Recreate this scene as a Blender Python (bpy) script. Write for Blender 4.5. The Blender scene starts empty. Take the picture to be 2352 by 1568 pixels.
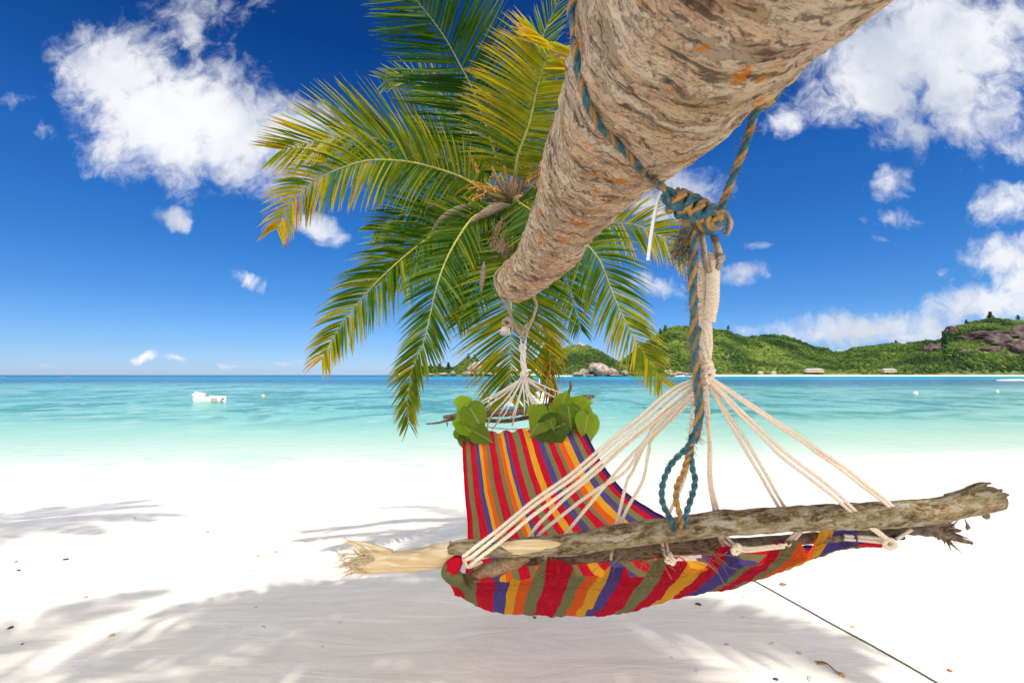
import bpy, bmesh, math, random
import numpy as np
from mathutils import Vector, Matrix, noise
from mathutils.bvhtree import BVHTree

random.seed(7)
rng = np.random.default_rng(7)
sc = bpy.context.scene
R = math.radians
col = sc.collection

# ------------------------------------------------------------------ camera
FPX = 1110.7                                   # focal length in units of a 2352-wide frame (17 mm lens)
PITCH = math.atan((861 - 784) / FPX)
CAM = Vector((0, 0, 1.4))
cd = bpy.data.cameras.new('camera')
cd.lens = 17.0; cd.sensor_width = 36.0; cd.clip_start = 0.02; cd.clip_end = 30000
cam = bpy.data.objects.new('camera', cd); col.objects.link(cam)
cam.location = CAM; cam.rotation_euler = (math.pi / 2 + PITCH, 0, 0)
sc.camera = cam
cd.dof.use_dof = True; cd.dof.focus_distance = 2.6; cd.dof.aperture_fstop = 8.0
_f = Vector((0, math.cos(PITCH), math.sin(PITCH))); _u = Vector((0, -math.sin(PITCH), math.cos(PITCH)))

def pdir(px, py):
    return _f + Vector((1, 0, 0)) * ((px - 1176) / FPX) + _u * ((784 - py) / FPX)

def P(px, py, d):
    v = pdir(px, py)
    return CAM + v * (d / v.y)

# ------------------------------------------------------------------ light
SUN_EL, SUN_DIR = 62.0, Vector((0.24, -0.97, 0)).normalized()      # towards the sun: behind the camera, a little right
sl = bpy.data.lights.new('sun', 'SUN'); sl.energy = 2.8; sl.angle = R(0.6); sl.color = (1.0, 0.955, 0.88)
so = bpy.data.objects.new('sun', sl); col.objects.link(so)
sv = SUN_DIR * math.cos(R(SUN_EL)) + Vector((0, 0, math.sin(R(SUN_EL))))
so.rotation_euler = sv.to_track_quat('Z', 'Y').to_euler(); so.location = (3, -4, 12)
sc.view_settings.view_transform = 'Standard'; sc.view_settings.look = 'None'
sc.view_settings.exposure = 0.45; sc.view_settings.gamma = 1
sc.cycles.max_bounces = 8; sc.cycles.diffuse_bounces = 4; sc.cycles.transparent_max_bounces = 16
sc.cycles.sample_clamp_indirect = 6

class NT:
    """tiny helper round a node tree"""
    def __init__(s, tree): s.t = tree; s.n = tree.nodes; s.l = tree.links
    def add(s, kind, **kw):
        n = s.n.new(kind)
        for k, v in kw.items():
            if k == 'i':
                for a, b in v.items(): s.set(n, a, b)
            else: setattr(n, k, v)
        return n
    def set(s, n, a, b):
        sock = n.inputs[a]
        if isinstance(b, bpy.types.NodeSocket): s.l.new(b, sock)
        elif isinstance(b, bpy.types.Node): s.l.new(b.outputs[0], sock)
        else: sock.default_value = b
    def m(s, op, a, b=0.0, c=0.0, clamp=False):
        n = s.add('ShaderNodeMath', operation=op, use_clamp=clamp)
        s.set(n, 0, a); s.set(n, 1, b)
        if op in ('MULTIPLY_ADD', 'SMOOTH_MIN', 'SMOOTH_MAX', 'COMPARE'): s.set(n, 2, c)
        return n.outputs[0]
    def vm(s, op, a, b=(0, 0, 0), scale=None):
        n = s.add('ShaderNodeVectorMath', operation=op)
        s.set(n, 0, a); s.set(n, 1, b)
        if scale is not None: s.set(n, 3, scale)
        return n.outputs[0]
    def noise(s, vec, scale, detail=4, rough=.55, dist=0.0, out=0):
        n = s.add('ShaderNodeTexNoise', i={'Scale': scale, 'Detail': detail, 'Roughness': rough, 'Distortion': dist})
        if vec is not None: s.set(n, 'Vector', vec)
        return n.outputs[out]
    def mapr(s, v, a, b, c=0.0, d=1.0, interp='SMOOTHSTEP'):
        n = s.add('ShaderNodeMapRange', interpolation_type=interp)
        for k, x in enumerate((v, a, b, c, d)): s.set(n, k, x)
        return n.outputs[0]
    def ramp(s, v, stops, interp='LINEAR'):
        n = s.add('ShaderNodeValToRGB'); cr = n.color_ramp; cr.interpolation = interp
        while len(cr.elements) < len(stops): cr.elements.new(0.5)
        for e, (p, c) in zip(cr.elements, sorted(stops, key=lambda q: q[0])):
            e.position = p; e.color = (*c[:3], 1)
        s.set(n, 0, v); return n.outputs[0]
    def mix(s, f, a, b, blend='MIX'):
        n = s.add('ShaderNodeMix', data_type='RGBA', blend_type=blend)
        s.set(n, 0, f)
        for k, x in ((6, a), (7, b)):
            if isinstance(x, tuple) and len(x) == 3: x = (*x, 1)
            s.set(n, k, x)
        return n.outputs[2]

def lin(r, g, b):
    f = lambda c: (c / 255 / 12.92) if c / 255 <= .04045 else ((c / 255 + .055) / 1.055) ** 2.4
    return (f(r), f(g), f(b))

# ------------------------------------------------------------------ sky
world = bpy.data.worlds.new('World'); sc.world = world; world.use_nodes = True
w = NT(world.node_tree); w.n.clear()
tc = w.add('ShaderNodeTexCoord'); D = tc.outputs['Generated']
sky = w.add('ShaderNodeTexSky', sky_type='NISHITA')
sky.sun_disc = False; sky.sun_elevation = R(SUN_EL); sky.sun_rotation = math.atan2(SUN_DIR.x, SUN_DIR.y)
sky.altitude = 0; sky.air_density = 1.0; sky.dust_density = 0.3; sky.ozone_density = 3.0
sep = w.add('ShaderNodeSeparateXYZ', i={0: D})
dx, dy, dz = sep.outputs
elev = w.m('MAXIMUM', dz, 0.0)
tint = w.ramp(elev, [(0.0, (.42, .58, 1.0)), (.05, (.32, .50, .84)), (.14, (.19, .43, .75)), (.25, (.115, .39, .74)), (.38, (.075, .35, .74)), (.56, (.022, .195, .50)), (1.0, (.05, .16, .40))])
blue = w.mix(1.0, sky.outputs[0], tint, 'MULTIPLY')
blue = w.vm('SCALE', blue, scale=0.125)
# direction on the vertical plane one unit in front (world y = 1)
inv = w.m('DIVIDE', 1.0, w.m('MAXIMUM', dy, 0.02))
cmb = w.add('ShaderNodeCombineXYZ', i={0: w.m('MULTIPLY', dx, inv), 1: w.m('MULTIPLY', dz, inv), 2: 0.0}).outputs[0]
nc = w.noise(cmb, 5.0, 6, .6, 0, 1)
warp = w.vm('ADD', cmb, w.vm('SCALE', w.vm('SUBTRACT', nc, (.5, .5, .5)), scale=.10))
CL = [  # centre px, centre py, rx, ry, slope degrees, weight
 (270,160,150,125,0,1.05),(350,270,220,135,25,1.1),(520,300,210,115,30,1.05),(670,285,140,85,10,.98),(265,330,100,90,30,.8),
 (430,60,70,160,-25,.50),(520,170,90,120,-25,.58),(480,20,160,60,0,.42),(700,400,50,45,30,.62),(690,250,45,60,-30,.6),
 (398,497,62,26,12,.66),(105,285,60,22,35,.40),(30,225,60,24,0,.36),(568,646,42,14,25,.56),(735,530,62,32,20,.60),
 (2120,110,280,200,0,1.15),(2010,210,170,95,0,.95),(2190,200,180,150,0,1.0),(2100,290,120,50,10,.75),(2345,60,90,90,0,.62),
 (1795,280,60,60,20,.40),(2040,425,62,46,-30,.54),(2045,497,80,30,0,.46),(2315,468,90,55,-20,.72),(2310,590,100,62,0,.86),
 (2320,325,75,48,0,.50),(1575,430,110,60,15,.9),(1500,470,90,45,0,.75),(1700,626,62,30,0,.74),(1495,660,80,30,0,.66),
 (1985,752,230,34,3,.74),(1890,758,100,24,0,.66),(2290,695,150,52,-12,.92),(2080,775,200,24,0,.66),(2345,650,80,48,0,.8),
 (338,824,34,10,0,.62),(399,824,24,9,0,.62),(112,832,40,8,0,.48),(540,832,60,7,0,.42),(660,835,50,7,0,.40),(2020,556,24,13,0,.42),
 (1745,568,24,10,0,.44),(1700,745,50,20,0,.38),(2160,640,30,20,0,.45)]
acc = None
for cx, cy, rx, ry, a, wt in CL:
    v = pdir(cx, cy); v = v / v.y
    mp = w.add('ShaderNodeMapping', vector_type='TEXTURE')
    w.set(mp, 0, warp)
    mp.inputs['Location'].default_value = (v.x, v.z, 0)
    mp.inputs['Rotation'].default_value = (0, 0, -R(a))
    mp.inputs['Scale'].default_value = (1.45 * rx / FPX, 1.45 * ry / FPX, 1)
    g = w.add('ShaderNodeTexGradient', gradient_type='SPHERICAL'); w.set(g, 0, mp)
    t = w.m('MULTIPLY', g.outputs['Fac'], wt)
    acc = t if acc is None else w.m('MAXIMUM', acc, t)
fine = w.m('ADD', w.m('MULTIPLY', w.noise(warp, 6.0, 12, .64), .72), w.m('MULTIPLY', w.noise(warp, 19.0, 8, .6, 1.0), .42))
field = w.m('ADD', w.m('POWER', acc, .70), w.m('MULTIPLY', w.m('SUBTRACT', fine, .57), 1.9))
dens = w.mapr(field, .26, .86)
dens = w.m('MULTIPLY', dens, w.mapr(acc, .015, .14))
dens = w.m('MULTIPLY', dens, w.mapr(dy, .03, .12))
# unseen sky behind the camera: bright cloud added to fill the shade
back = w.mapr(w.noise(D, 2.2, 6, .55), .36, .56)
back = w.m('MULTIPLY', back, w.mapr(dy, .12, -.10))
shade = w.mapr(w.noise(warp, 3.2, 5, .55), .30, .68)
ccol = w.mix(shade, (.40, .44, .54), (.74, .745, .76))
s1 = w.mix(w.m('MULTIPLY', dens, .97), blue, ccol)
s2 = w.mix(back, s1, (1.75, 1.70, 1.62))
below = w.mapr(dz, -.02, 0.0)
bg = w.add('ShaderNodeBackground', i={0: w.mix(below, (.35, .45, .5), s2), 1: 1.0})
w.l.new(bg.outputs[0], w.add('ShaderNodeOutputWorld').inputs[0])
world.cycles.sampling_method = 'MANUAL'; world.cycles.sample_map_resolution = 512

# ------------------------------------------------------------------ materials
def mat(name):
    m = bpy.data.materials.new(name); m.use_nodes = True
    t = NT(m.node_tree); b = t.n['Principled BSDF']; b.inputs['Roughness'].default_value = .7
    b.inputs['Specular IOR Level'].default_value = .3
    return m, t, b
def bump(t, b, h, strength, dist=.01):
    n = t.add('ShaderNodeBump', i={'Strength': strength, 'Distance': dist, 'Height': h}); t.l.new(n.outputs[0], b.inputs['Normal']); return n.outputs[0]
def attr(t, name, out='Vector'):
    return t.add('ShaderNodeAttribute', attribute_name=name).outputs[out]
def wpos(t): return t.add('ShaderNodeNewGeometry').outputs['Position']
def opos(t): return t.add('ShaderNodeTexCoord').outputs['Object']

def simple(name, c1, c2=None, scale=20, rough=.7, bs=.3, bd=.003, stretch=(1, 1, 1), spec=.3, metal=0.0):
    m, t, b = mat(name)
    v = t.vm('MULTIPLY', opos(t), stretch)
    n = t.noise(v, scale, 6, .6)
    b.inputs['Roughness'].default_value = rough; b.inputs['Specular IOR Level'].default_value = spec; b.inputs['Metallic'].default_value = metal
    t.l.new(t.mix(t.mapr(n, .35, .65), c1, c2 or c1), b.inputs['Base Color'])
    if bs: bump(t, b, n, bs, bd)
    return m

# sand
M = {}
m, t, b = mat('sand'); M['sand'] = m
p = wpos(t)
n1 = t.noise(p, 3.0, 5, .5); n2 = t.noise(p, 260, 3, .7); n3 = t.noise(t.vm('MULTIPLY', p, (1, 3.5, 1)), 1.4, 5, .55, .6)
c = t.mix(t.mapr(n1, .3, .7), (.80, .735, .635), (.85, .79, .695))
c = t.mix(t.m('MULTIPLY', t.mapr(n2, .62, .78), .35), c, (.50, .42, .34))
sp = t.add('ShaderNodeSeparateXYZ', i={0: p})
yeff = t.m('SUBTRACT', sp.outputs[1], t.m('MULTIPLY', sp.outputs[0], .2))
wet = t.mapr(t.m('ADD', yeff, t.m('MULTIPLY', n3, 2.0)), 6.5, 11.0)
c = t.mix(t.m('MULTIPLY', wet, .5), c, (.82, .77, .68))
t.l.new(c, b.inputs['Base Color'])
t.l.new(t.m('SUBTRACT', .85, t.m('MULTIPLY', wet, .45)), b.inputs['Roughness'])
b.inputs['Specular IOR Level'].default_value = .15
bump(t, b, t.m('ADD', t.m('MULTIPLY', n3, 1.0), t.m('MULTIPLY', n2, .06)), .55, .035)

# sea
m, t, b = mat('sea'); M['sea'] = m
p = wpos(t); sp = t.add('ShaderNodeSeparateXYZ', i={0: p}); X, Y, Z = sp.outputs
yeff = t.m('SUBTRACT', Y, t.m('MULTIPLY', X, .2))
big = t.noise(t.vm('MULTIPLY', p, (.020, .020, 1)), 1.0, 4, .6, .5)
lg = t.m('LOGARITHM', t.m('MAXIMUM', Y, 1.0), 2.0)
lg = t.m('ADD', lg, t.m('MULTIPLY', t.m('SUBTRACT', big, .5), .75))
fac = t.m('DIVIDE', t.m('SUBTRACT', lg, 3.0), 8.0)
fac = t.m('SUBTRACT', fac, t.m('MULTIPLY', t.m('MULTIPLY', t.mapr(t.m('DIVIDE', X, Y), -.15, -.65), t.mapr(fac, .36, .46)), t.mapr(fac, .62, .50, 0, .055)))
sea_st = [(.07, (.84, .80, .70)), (.09, (.74, .76, .64)), (.115, (.60, .66, .55)), (.145, (.46, .60, .48)), (.18, (.33, .53, .42)), (.225, (.22, .47, .385)), (.28, (.165, .42, .36)), (.33, (.125, .36, .33)), (.38, (.18, .41, .37)),
          (.44, (.145, .375, .365)), (.475, (.085, .24, .30)), (.51, (.034, .115, .215)), (.595, (.026, .095, .19)), (.625, (.008, .16, .25)), (.70, (.004, .175, .27)), (.78, (.002, .11, .29)), (.88, (.002, .05, .16)), (1.0, (.002, .04, .13))]
c = t.ramp(fac, sea_st)
reef = t.noise(t.vm('MULTIPLY', p, (.11, .085, 1)), 1.0, 8, .66, .8)
rmask = t.m('MULTIPLY', t.mapr(reef, .47, .56), t.m('MULTIPLY', t.mapr(fac, .20, .27), t.mapr(fac, .62, .50)))
c = t.mix(t.m('MULTIPLY', rmask, .85), c, (.035, .21, .18))
rip = t.noise(t.vm('MULTIPLY', p, (.45, .40, 1)), 1.0, 9, .72, .5)
c = t.mix(t.m('MULTIPLY', t.mapr(rip, .50, .64), t.mapr(fac, .75, .40, .12, .55)), c, (.40, .56, .48))
c = t.mix(t.m('MULTIPLY', t.mapr(t.noise(t.vm('MULTIPLY', p, (.55, .7, 1)), .8, 8, .7), .54, .64), t.m('MULTIPLY', t.mapr(fac, .20, .28), .45)), c, (.04, .20, .27))
far_ = t.m('MULTIPLY', t.m('MULTIPLY', t.mapr(fac, .60, .66), t.mapr(fac, .92, .80)), t.mapr(t.m('DIVIDE', X, Y), -.45, .1, .25, .95))
c = t.mix(far_, c, (.003, .31, .42))
# foam where the wash runs up the sand
fo = t.noise(t.vm('MULTIPLY', p, (1.0, 3.2, 1)), 1.6, 7, .65, 1.2)
edge = t.m('SUBTRACT', 1.0, t.m('ABSOLUTE', t.m('DIVIDE', t.m('SUBTRACT', t.m('ADD', yeff, t.m('MULTIPLY', big, 2.0)), 13.2), 1.3)), clamp=True)
foam = t.m('MULTIPLY', t.mapr(fo, .42, .62), edge)
c = t.mix(t.m('MULTIPLY', foam, .9), c, (.92, .92, .90))
t.l.new(c, b.inputs['Base Color'])
b.inputs['Roughness'].default_value = .22; b.inputs['Specular IOR Level'].default_value = .10; b.inputs['IOR'].default_value = 1.33
wv = t.m('ADD', t.noise(t.vm('MULTIPLY', p, (.9, 3.0, 1)), 1.0, 8, .62, .3), t.m('MULTIPLY', big, .6))
bump(t, b, wv, .35, .25)
# palm bark: vertex attribute tc = (cos, sin, metres along)
m, t, b = mat('palm_bark'); M['bark'] = m
v = attr(t, 'tc')
wob = t.noise(t.vm('MULTIPLY', v, (1.2, 1.2, 2.0)), 1.6, 3, .5, 0, 1)
vv = t.vm('ADD', v, t.vm('MULTIPLY', t.vm('SUBTRACT', wob, (.5, .5, .5)), (.08, .08, .05)))
ringy = t.noise(t.vm('MULTIPLY', vv, (1.1, 1.1, 34)), 1.5, 8, .68, .15)
blot = t.noise(t.vm('MULTIPLY', vv, (1.7, 1.7, 11)), 1.6, 8, .68, .35)
finen = t.noise(t.vm('MULTIPLY', vv, (7, 7, 60)), 2.2, 7, .72)
pv = t.vm('ADD', t.vm('MULTIPLY', vv, (1.35, 1.35, 24)), t.vm('MULTIPLY', t.vm('SUBTRACT', t.noise(t.vm('MULTIPLY', v, (5, 5, 30)), 1.5, 4, .6, 0, 1), (.5, .5, .5)), (1.1, 1.1, 1.1)))
vor = t.add('ShaderNodeTexVoronoi', feature='DISTANCE_TO_EDGE', i={'Vector': pv, 'Scale': 1.6, 'Randomness': 1.0}).outputs[0]
plate = t.add('ShaderNodeTexVoronoi', feature='F1', i={'Vector': pv, 'Scale': 1.6, 'Randomness': 1.0}).outputs['Color']
c = t.ramp(blot, [(.27, (.17, .11, .08)), (.34, (.40, .25, .16)), (.40, (.76, .52, .35)), (.52, (.93, .69, .48)), (.70, (.95, .80, .61))])
psep = t.add('ShaderNodeSeparateXYZ', i={0: plate}).outputs
c = t.mix(t.m('MULTIPLY', t.mapr(psep[0], .50, .56), .80), c, (.92, .77, .59))
c = t.mix(t.m('MULTIPLY', t.mapr(psep[2], .74, .80), .5), c, (.30, .205, .15))
c = t.mix(t.m('MULTIPLY', t.mapr(psep[1], .74, .82), .50), c, (.74, .52, .26))
crack = t.m('MULTIPLY', t.mapr(ringy, .455, .425), t.mapr(blot, .60, .44))
c = t.mix(t.m('MULTIPLY', crack, .80), c, (.10, .062, .045))
thin = t.m('MULTIPLY', t.mapr(t.m('ABSOLUTE', t.m('SUBTRACT', ringy, .53)), .016, .004), t.mapr(finen, .42, .55))
c = t.mix(t.m('MULTIPLY', thin, .75), c, (.09, .06, .045))
c = t.mix(t.m('MULTIPLY', t.mapr(vor, .045, .0), t.m('MULTIPLY', t.mapr(finen, .44, .56), .6)), c, (.13, .09, .065))
c = t.mix(t.m('MULTIPLY', t.mapr(finen, .58, .68), .35), c, (.25, .18, .13))
sl3 = t.add('ShaderNodeSeparateXYZ', i={0: v}).outputs
saw = t.m('ABSOLUTE', t.m('SUBTRACT', t.m('FRACT', t.m('ADD', t.m('DIVIDE', sl3[2], .043), t.m('MULTIPLY', t.noise(t.vm('MULTIPLY', v, (1.6, 1.6, 6)), 1.3, 4, .6), 3.2))), .5))
scar = t.m('MULTIPLY', t.mapr(t.m('ADD', saw, t.m('MULTIPLY', t.m('SUBTRACT', finen, .5), .25)), .085, .03), t.mapr(t.noise(t.vm('MULTIPLY', v, (2.5, 2.5, 14)), 1.6, 4, .6), .44, .54))
c = t.mix(t.m('MULTIPLY', scar, .72), c, (.12, .075, .05))
lich = t.noise(t.vm('ADD', t.vm('MULTIPLY', v, (2.2, 2.2, 11)), (3.1, 7.7, 1.3)), 1.35, 5, .55, .3)
c = t.mix(t.m('MULTIPLY', t.mapr(lich, .615, .645), t.mapr(finen, .36, .50, .25, .92)), c, (.85, .29, .015))
t.l.new(c, b.inputs['Base Color']); b.inputs['Roughness'].default_value = .88; b.inputs['Specular IOR Level'].default_value = .12
hgt = t.m('ADD', t.m('MULTIPLY', t.m('SUBTRACT', ringy, t.m('MULTIPLY', scar, .25)), 1.3), t.m('ADD', t.m('MULTIPLY', finen, .5), t.m('MULTIPLY', t.mapr(vor, 0, .08), .18)))
bump(t, b, hgt, 1.0, .022)

def leafmat(name, stops, trans=.52, rough=.5, speck=.4):
    m, t, b = mat(name)
    a = attr(t, 'tc'); s = t.add('ShaderNodeSeparateXYZ', i={0: a}).outputs
    n = t.noise(opos(t), 16, 4, .6)
    n2 = t.noise(opos(t), 90, 3, .7)
    f = t.m('ADD', s[0], t.m('MULTIPLY', t.m('SUBTRACT', n, .5), .35))
    f = t.m('ADD', f, t.m('MULTIPLY', t.m('POWER', s[1], 3.0), .20))
    c = t.ramp(f, stops)
    c = t.mix(t.m('MULTIPLY', t.mapr(n2, .60, .70), speck), c, (.20, .09, .02))
    t.l.new(c, b.inputs['Base Color']); b.inputs['Roughness'].default_value = rough; b.inputs['Specular IOR Level'].default_value = .22
    tl = t.add('ShaderNodeBsdfTranslucent'); mx = t.add('ShaderNodeMixShader'); mx.inputs[0].default_value = trans
    t.l.new(t.mix(1.0, c, (1.5, 1.55, .7), 'MULTIPLY'), tl.inputs[0])
    t.l.new(b.outputs[0], mx.inputs[1]); t.l.new(tl.outputs[0], mx.inputs[2]); t.l.new(mx.outputs[0], t.n['Material Output'].inputs[0])
    return m
M['frond'] = leafmat('palm_leaflet', [(0, (.012, .065, .003)), (.20, (.045, .125, .004)), (.40, (.11, .18, .005)), (.60, (.33, .31, .007)), (.79, (.54, .31, .012)), (.93, (.26, .10, .015)), (1, (.12, .06, .03))])
M['rachis'] = simple('palm_midrib', (.22, .24, .03), (.34, .32, .06), 30, .5, .2)
M['rachis_old'] = simple('palm_midrib_old', (.38, .26, .06), (.30, .16, .05), 30, .6, .2)
M['spathe'] = simple('palm_spathe', (.10, .07, .05), (.20, .15, .10), 12, .7, .5, .004, (1, 1, 6))
M['spathe_red'] = simple('palm_spathe_red', (.28, .10, .03), (.42, .20, .05), 12, .6, .3)  # rust-red colour of the open spathe
M['flower'] = simple('palm_flower', (.50, .27, .03), (.34, .13, .02), 40, .6, .2)
M['husk'] = simple('palm_husk', (.16, .10, .06), (.30, .20, .12), 40, .9, .8, .01, (1, 1, 5))
m, t, b = mat('broad_leaf'); M['leaf'] = m
a = attr(t, 'tc'); s = t.add('ShaderNodeSeparateXYZ', i={0: a}).outputs   # x across (-1..1), y along (0..1), z tint
vein = t.mapr(t.m('ABSOLUTE', s[0]), .060, .025)
side = t.m('ABSOLUTE', t.m('SINE', t.m('MULTIPLY', t.m('SUBTRACT', s[1], t.m('MULTIPLY', t.m('ABSOLUTE', s[0]), .62)), 13.0)))
vein = t.m('MAXIMUM', vein, t.m('MULTIPLY', t.mapr(side, .09, .03), .55))
c = t.mix(t.m('ADD', t.m('MULTIPLY', s[2], 1.2), t.m('MULTIPLY', t.m('SUBTRACT', t.noise(opos(t), 25, 4), .5), .3), clamp=True), (.012, .055, .002), (.25, .36, .008))
c = t.mix(t.m('MULTIPLY', vein, .75), c, (.30, .42, .12))
t.l.new(c, b.inputs['Base Color']); b.inputs['Roughness'].default_value = .42; b.inputs['Specular IOR Level'].default_value = .22
bump(t, b, vein, .3, .003)
tl = t.add('ShaderNodeBsdfTranslucent'); mx = t.add('ShaderNodeMixShader'); mx.inputs[0].default_value = .32
t.l.new(t.mix(1.0, c, (1.6, 1.7, .7), 'MULTIPLY'), tl.inputs[0])
t.l.new(b.outputs[0], mx.inputs[1]); t.l.new(tl.outputs[0], mx.inputs[2]); t.l.new(mx.outputs[0], t.n['Material Output'].inputs[0])

# striped hammock cloth: tc = (u across, v along, -)
RED, OLV, BLU, YEL, ORG, PUR = (.62, .010, .038), (.235, .24, .105), (.10, .08, .30), (.86, .44, .035), (.85, .14, .025), (.10, .03, .18)
seq = [('R',.022),('G',.032),('R',.046),('B',.030),('Y',.026),('O',.030),('G',.032),('R',.055),('G',.028),('O',.028),('Y',.032),('B',.026),('R',.052),('G',.050),
       ('R',.046),('Y',.046),('R',.050),('B',.046),('G',.036),('R',.050),('G',.028),('O',.042),('Y',.048),('B',.052),('G',.040),('R',.036),('P',.030)]
cm = dict(R=RED, G=OLV, B=BLU, Y=YEL, O=ORG, P=PUR)
tot = sum(q[1] for q in seq); stops = []; a0 = 0
for k, wd in seq: stops.append((a0 / tot, cm[k])); a0 += wd
m, t, b = mat('striped_cloth'); M['cloth'] = m
a = attr(t, 'tc'); s = t.add('ShaderNodeSeparateXYZ', i={0: a}).outputs
wob = t.noise(t.vm('MULTIPLY', a, (6, 22, 1)), 1.0, 4, .6)
u = t.m('ADD', s[0], t.m('MULTIPLY', t.m('SUBTRACT', wob, .5), .004))
c = t.ramp(u, stops, 'CONSTANT')
th = t.noise(t.vm('MULTIPLY', a, (520, 24, 1)), 1.0, 3, .6)
th2 = t.noise(t.vm('MULTIPLY', a, (30, 700, 1)), 1.0, 3, .6)
c = t.mix(t.m('MULTIPLY', t.mapr(th, .50, .75), .28), c, t.mix(.5, c, (.55, .45, .35)))
c = t.mix(t.m('MULTIPLY', t.mapr(th2, .55, .75), .20), c, t.mix(.65, c, (.03, .02, .02)))
for v0 in (.030, .040, .074):
    ln = t.mapr(t.m('ABSOLUTE', t.m('SUBTRACT', t.m('ADD', s[1], t.m('MULTIPLY', t.m('SUBTRACT', wob, .5), .006)), v0)), .0019, .0011)
    dash = t.mapr(t.m('SINE', t.m('MULTIPLY', s[0], 900.0)), -.7, -.3)
    c = t.mix(t.m('MULTIPLY', t.m('MULTIPLY', ln, dash), .65), c, (.20, .012, .012))
t.l.new(c, b.inputs['Base Color']); b.inputs['Roughness'].default_value = .9; b.inputs['Specular IOR Level'].default_value = .06
wr = t.noise(t.vm('MULTIPLY', a, (20, 34, 1)), 1.0, 8, .66, 1.2)
wl = t.noise(t.vm('MULTIPLY', a, (70, 7, 1)), 1.0, 5, .6, .3)
cn_ = bump(t, b, t.m('ADD', t.m('MULTIPLY', wr, .9), t.m('ADD', t.m('MULTIPLY', wl, .8), t.m('MULTIPLY', th, .10))), 1.0, .020)
tl = t.add('ShaderNodeBsdfTranslucent'); mx = t.add('ShaderNodeMixShader'); mx.inputs[0].default_value = .55; t.l.new(cn_, tl.inputs['Normal'])
t.l.new(t.mix(1.0, c, (1.6, 1.4, 1.2), 'MULTIPLY'), tl.inputs[0])
t.l.new(b.outputs[0], mx.inputs[1]); t.l.new(tl.outputs[0], mx.inputs[2]); t.l.new(mx.outputs[0], t.n['Material Output'].inputs[0])

M['cord'] = simple('white_cord', (.72, .59, .45), (.86, .75, .61), 300, .9, .5, .0015)
M['cord_far'] = simple('white_cord_far', (.66, .60, .54), (.78, .72, .66), 200, .9, .3)
M['tan_rope'] = simple('tan_rope', (.30, .235, .17), (.44, .36, .27), 200, .9, .5, .002)
M['rope_blue'] = simple('blue_strand', (.020, .075, .105), (.05, .17, .22), 90, .8, .6, .002)
M['rope_yellow'] = simple('yellow_strand', (.46, .23, .04), (.28, .17, .08), 90, .8, .6, .002)
M['rope_dull'] = simple('dull_strand', (.14, .13, .10), (.30, .20, .10), 60, .85, .6, .002)
M['steel'] = simple('rusty_steel', (.22, .18, .14), (.42, .37, .31), 70, .45, .6, .002, spec=.5, metal=.55)
M['steel_clean'] = simple('galvanised_steel', (.42, .46, .52), (.55, .58, .62), 70, .35, .1, metal=.7)
M['plastic'] = simple('white_plastic', (.80, .80, .78), None, 10, .35, 0)
M['dark_rope'] = simple('dark_rope', (.085, .095, .085), (.20, .20, .17), 120, .9, .4)
m, t, b = mat('branch_bark'); M['branch'] = m
v = attr(t, 'tc')
n1 = t.noise(t.vm('MULTIPLY', v, (1.5, 1.5, 24)), 1.2, 9, .70, .3); n2 = t.noise(t.vm('MULTIPLY', v, (5, 5, 60)), 1.8, 6, .7)
n3 = t.noise(t.vm('MULTIPLY', v, (1.3, 1.3, 12)), 1.0, 4, .6)
c = t.ramp(t.mapr(n1, .34, .66, 0, 1, 'LINEAR'), [(.0, (.06, .038, .016)), (.30, (.17, .105, .045)), (.48, (.36, .25, .12)), (.62, (.43, .34, .20)), (.78, (.56, .51, .41)), (1, (.48, .45, .38))])
c = t.mix(t.m('MULTIPLY', t.mapr(n3, .50, .60), .5), c, (.34, .27, .12))
c = t.mix(t.m('MULTIPLY', t.mapr(n2, .58, .66), .6), c, (.09, .055, .03))
n4 = t.noise(t.vm('MULTIPLY', v, (2.6, 2.6, 55)), 1.3, 8, .72)
c = t.mix(t.m('MULTIPLY', t.mapr(n4, .54, .60), .65), c, (.47, .43, .34))
c = t.mix(t.m('MULTIPLY', t.mapr(n4, .43, .37), .75), c, (.075, .048, .022))
t.l.new(c, b.inputs['Base Color']); b.inputs['Roughness'].default_value = .85
bump(t, b, t.m('ADD', n2, t.m('ADD', n1, n4)), .9, .007)
M['dark_branch'] = simple('dark_branch', (.085, .058, .042), (.24, .18, .13), 60, .85, .9, .006, (1, 1, 1))
M['rough_branch'] = simple('rough_branch', (.30, .20, .11), (.50, .37, .22), 130, .9, 1.0, .006)
M['peeled'] = simple('peeled_wood', (.62, .43, .22), (.84, .70, .48), 30, .7, .9, .006, (.18, 4, 5))
M['fibre'] = simple('coconut_fibre', (.22, .13, .07), (.40, .27, .16), 60, .9, .2)
M['gel'] = simple('boat_white', (.82, .81, .77), (.76, .75, .70), 2, .35, 0, spec=.4)
M['boat_grey'] = simple('boat_grey', (.34, .30, .27), (.42, .38, .34), 6, .6, 0)
M['boat_blue'] = simple('boat_blue', (.03, .22, .42), (.05, .28, .50), 4, .4, 0)
M['boat_dark'] = simple('boat_dark', (.03, .04, .05), None, 4, .4, 0)
M['boat_red'] = simple('boat_red', (.60, .06, .05), None, 4, .5, 0)
M['buoy_y'] = simple('buoy_yellow', (.80, .62, .06), None, 4, .5, 0)
M['buoy_w'] = simple('buoy_white', (.80, .76, .64), (.70, .62, .40), 4, .5, 0)
M['foamw'] = simple('foam', (.88, .90, .90), None, 4, .8, 0)
m, t, b = mat('granite'); M['granite'] = m
n = t.noise(wpos(t), .16, 8, .65, .4); n2 = t.noise(t.vm('MULTIPLY', wpos(t), (1, 1, .3)), .35, 6, .6)
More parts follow.
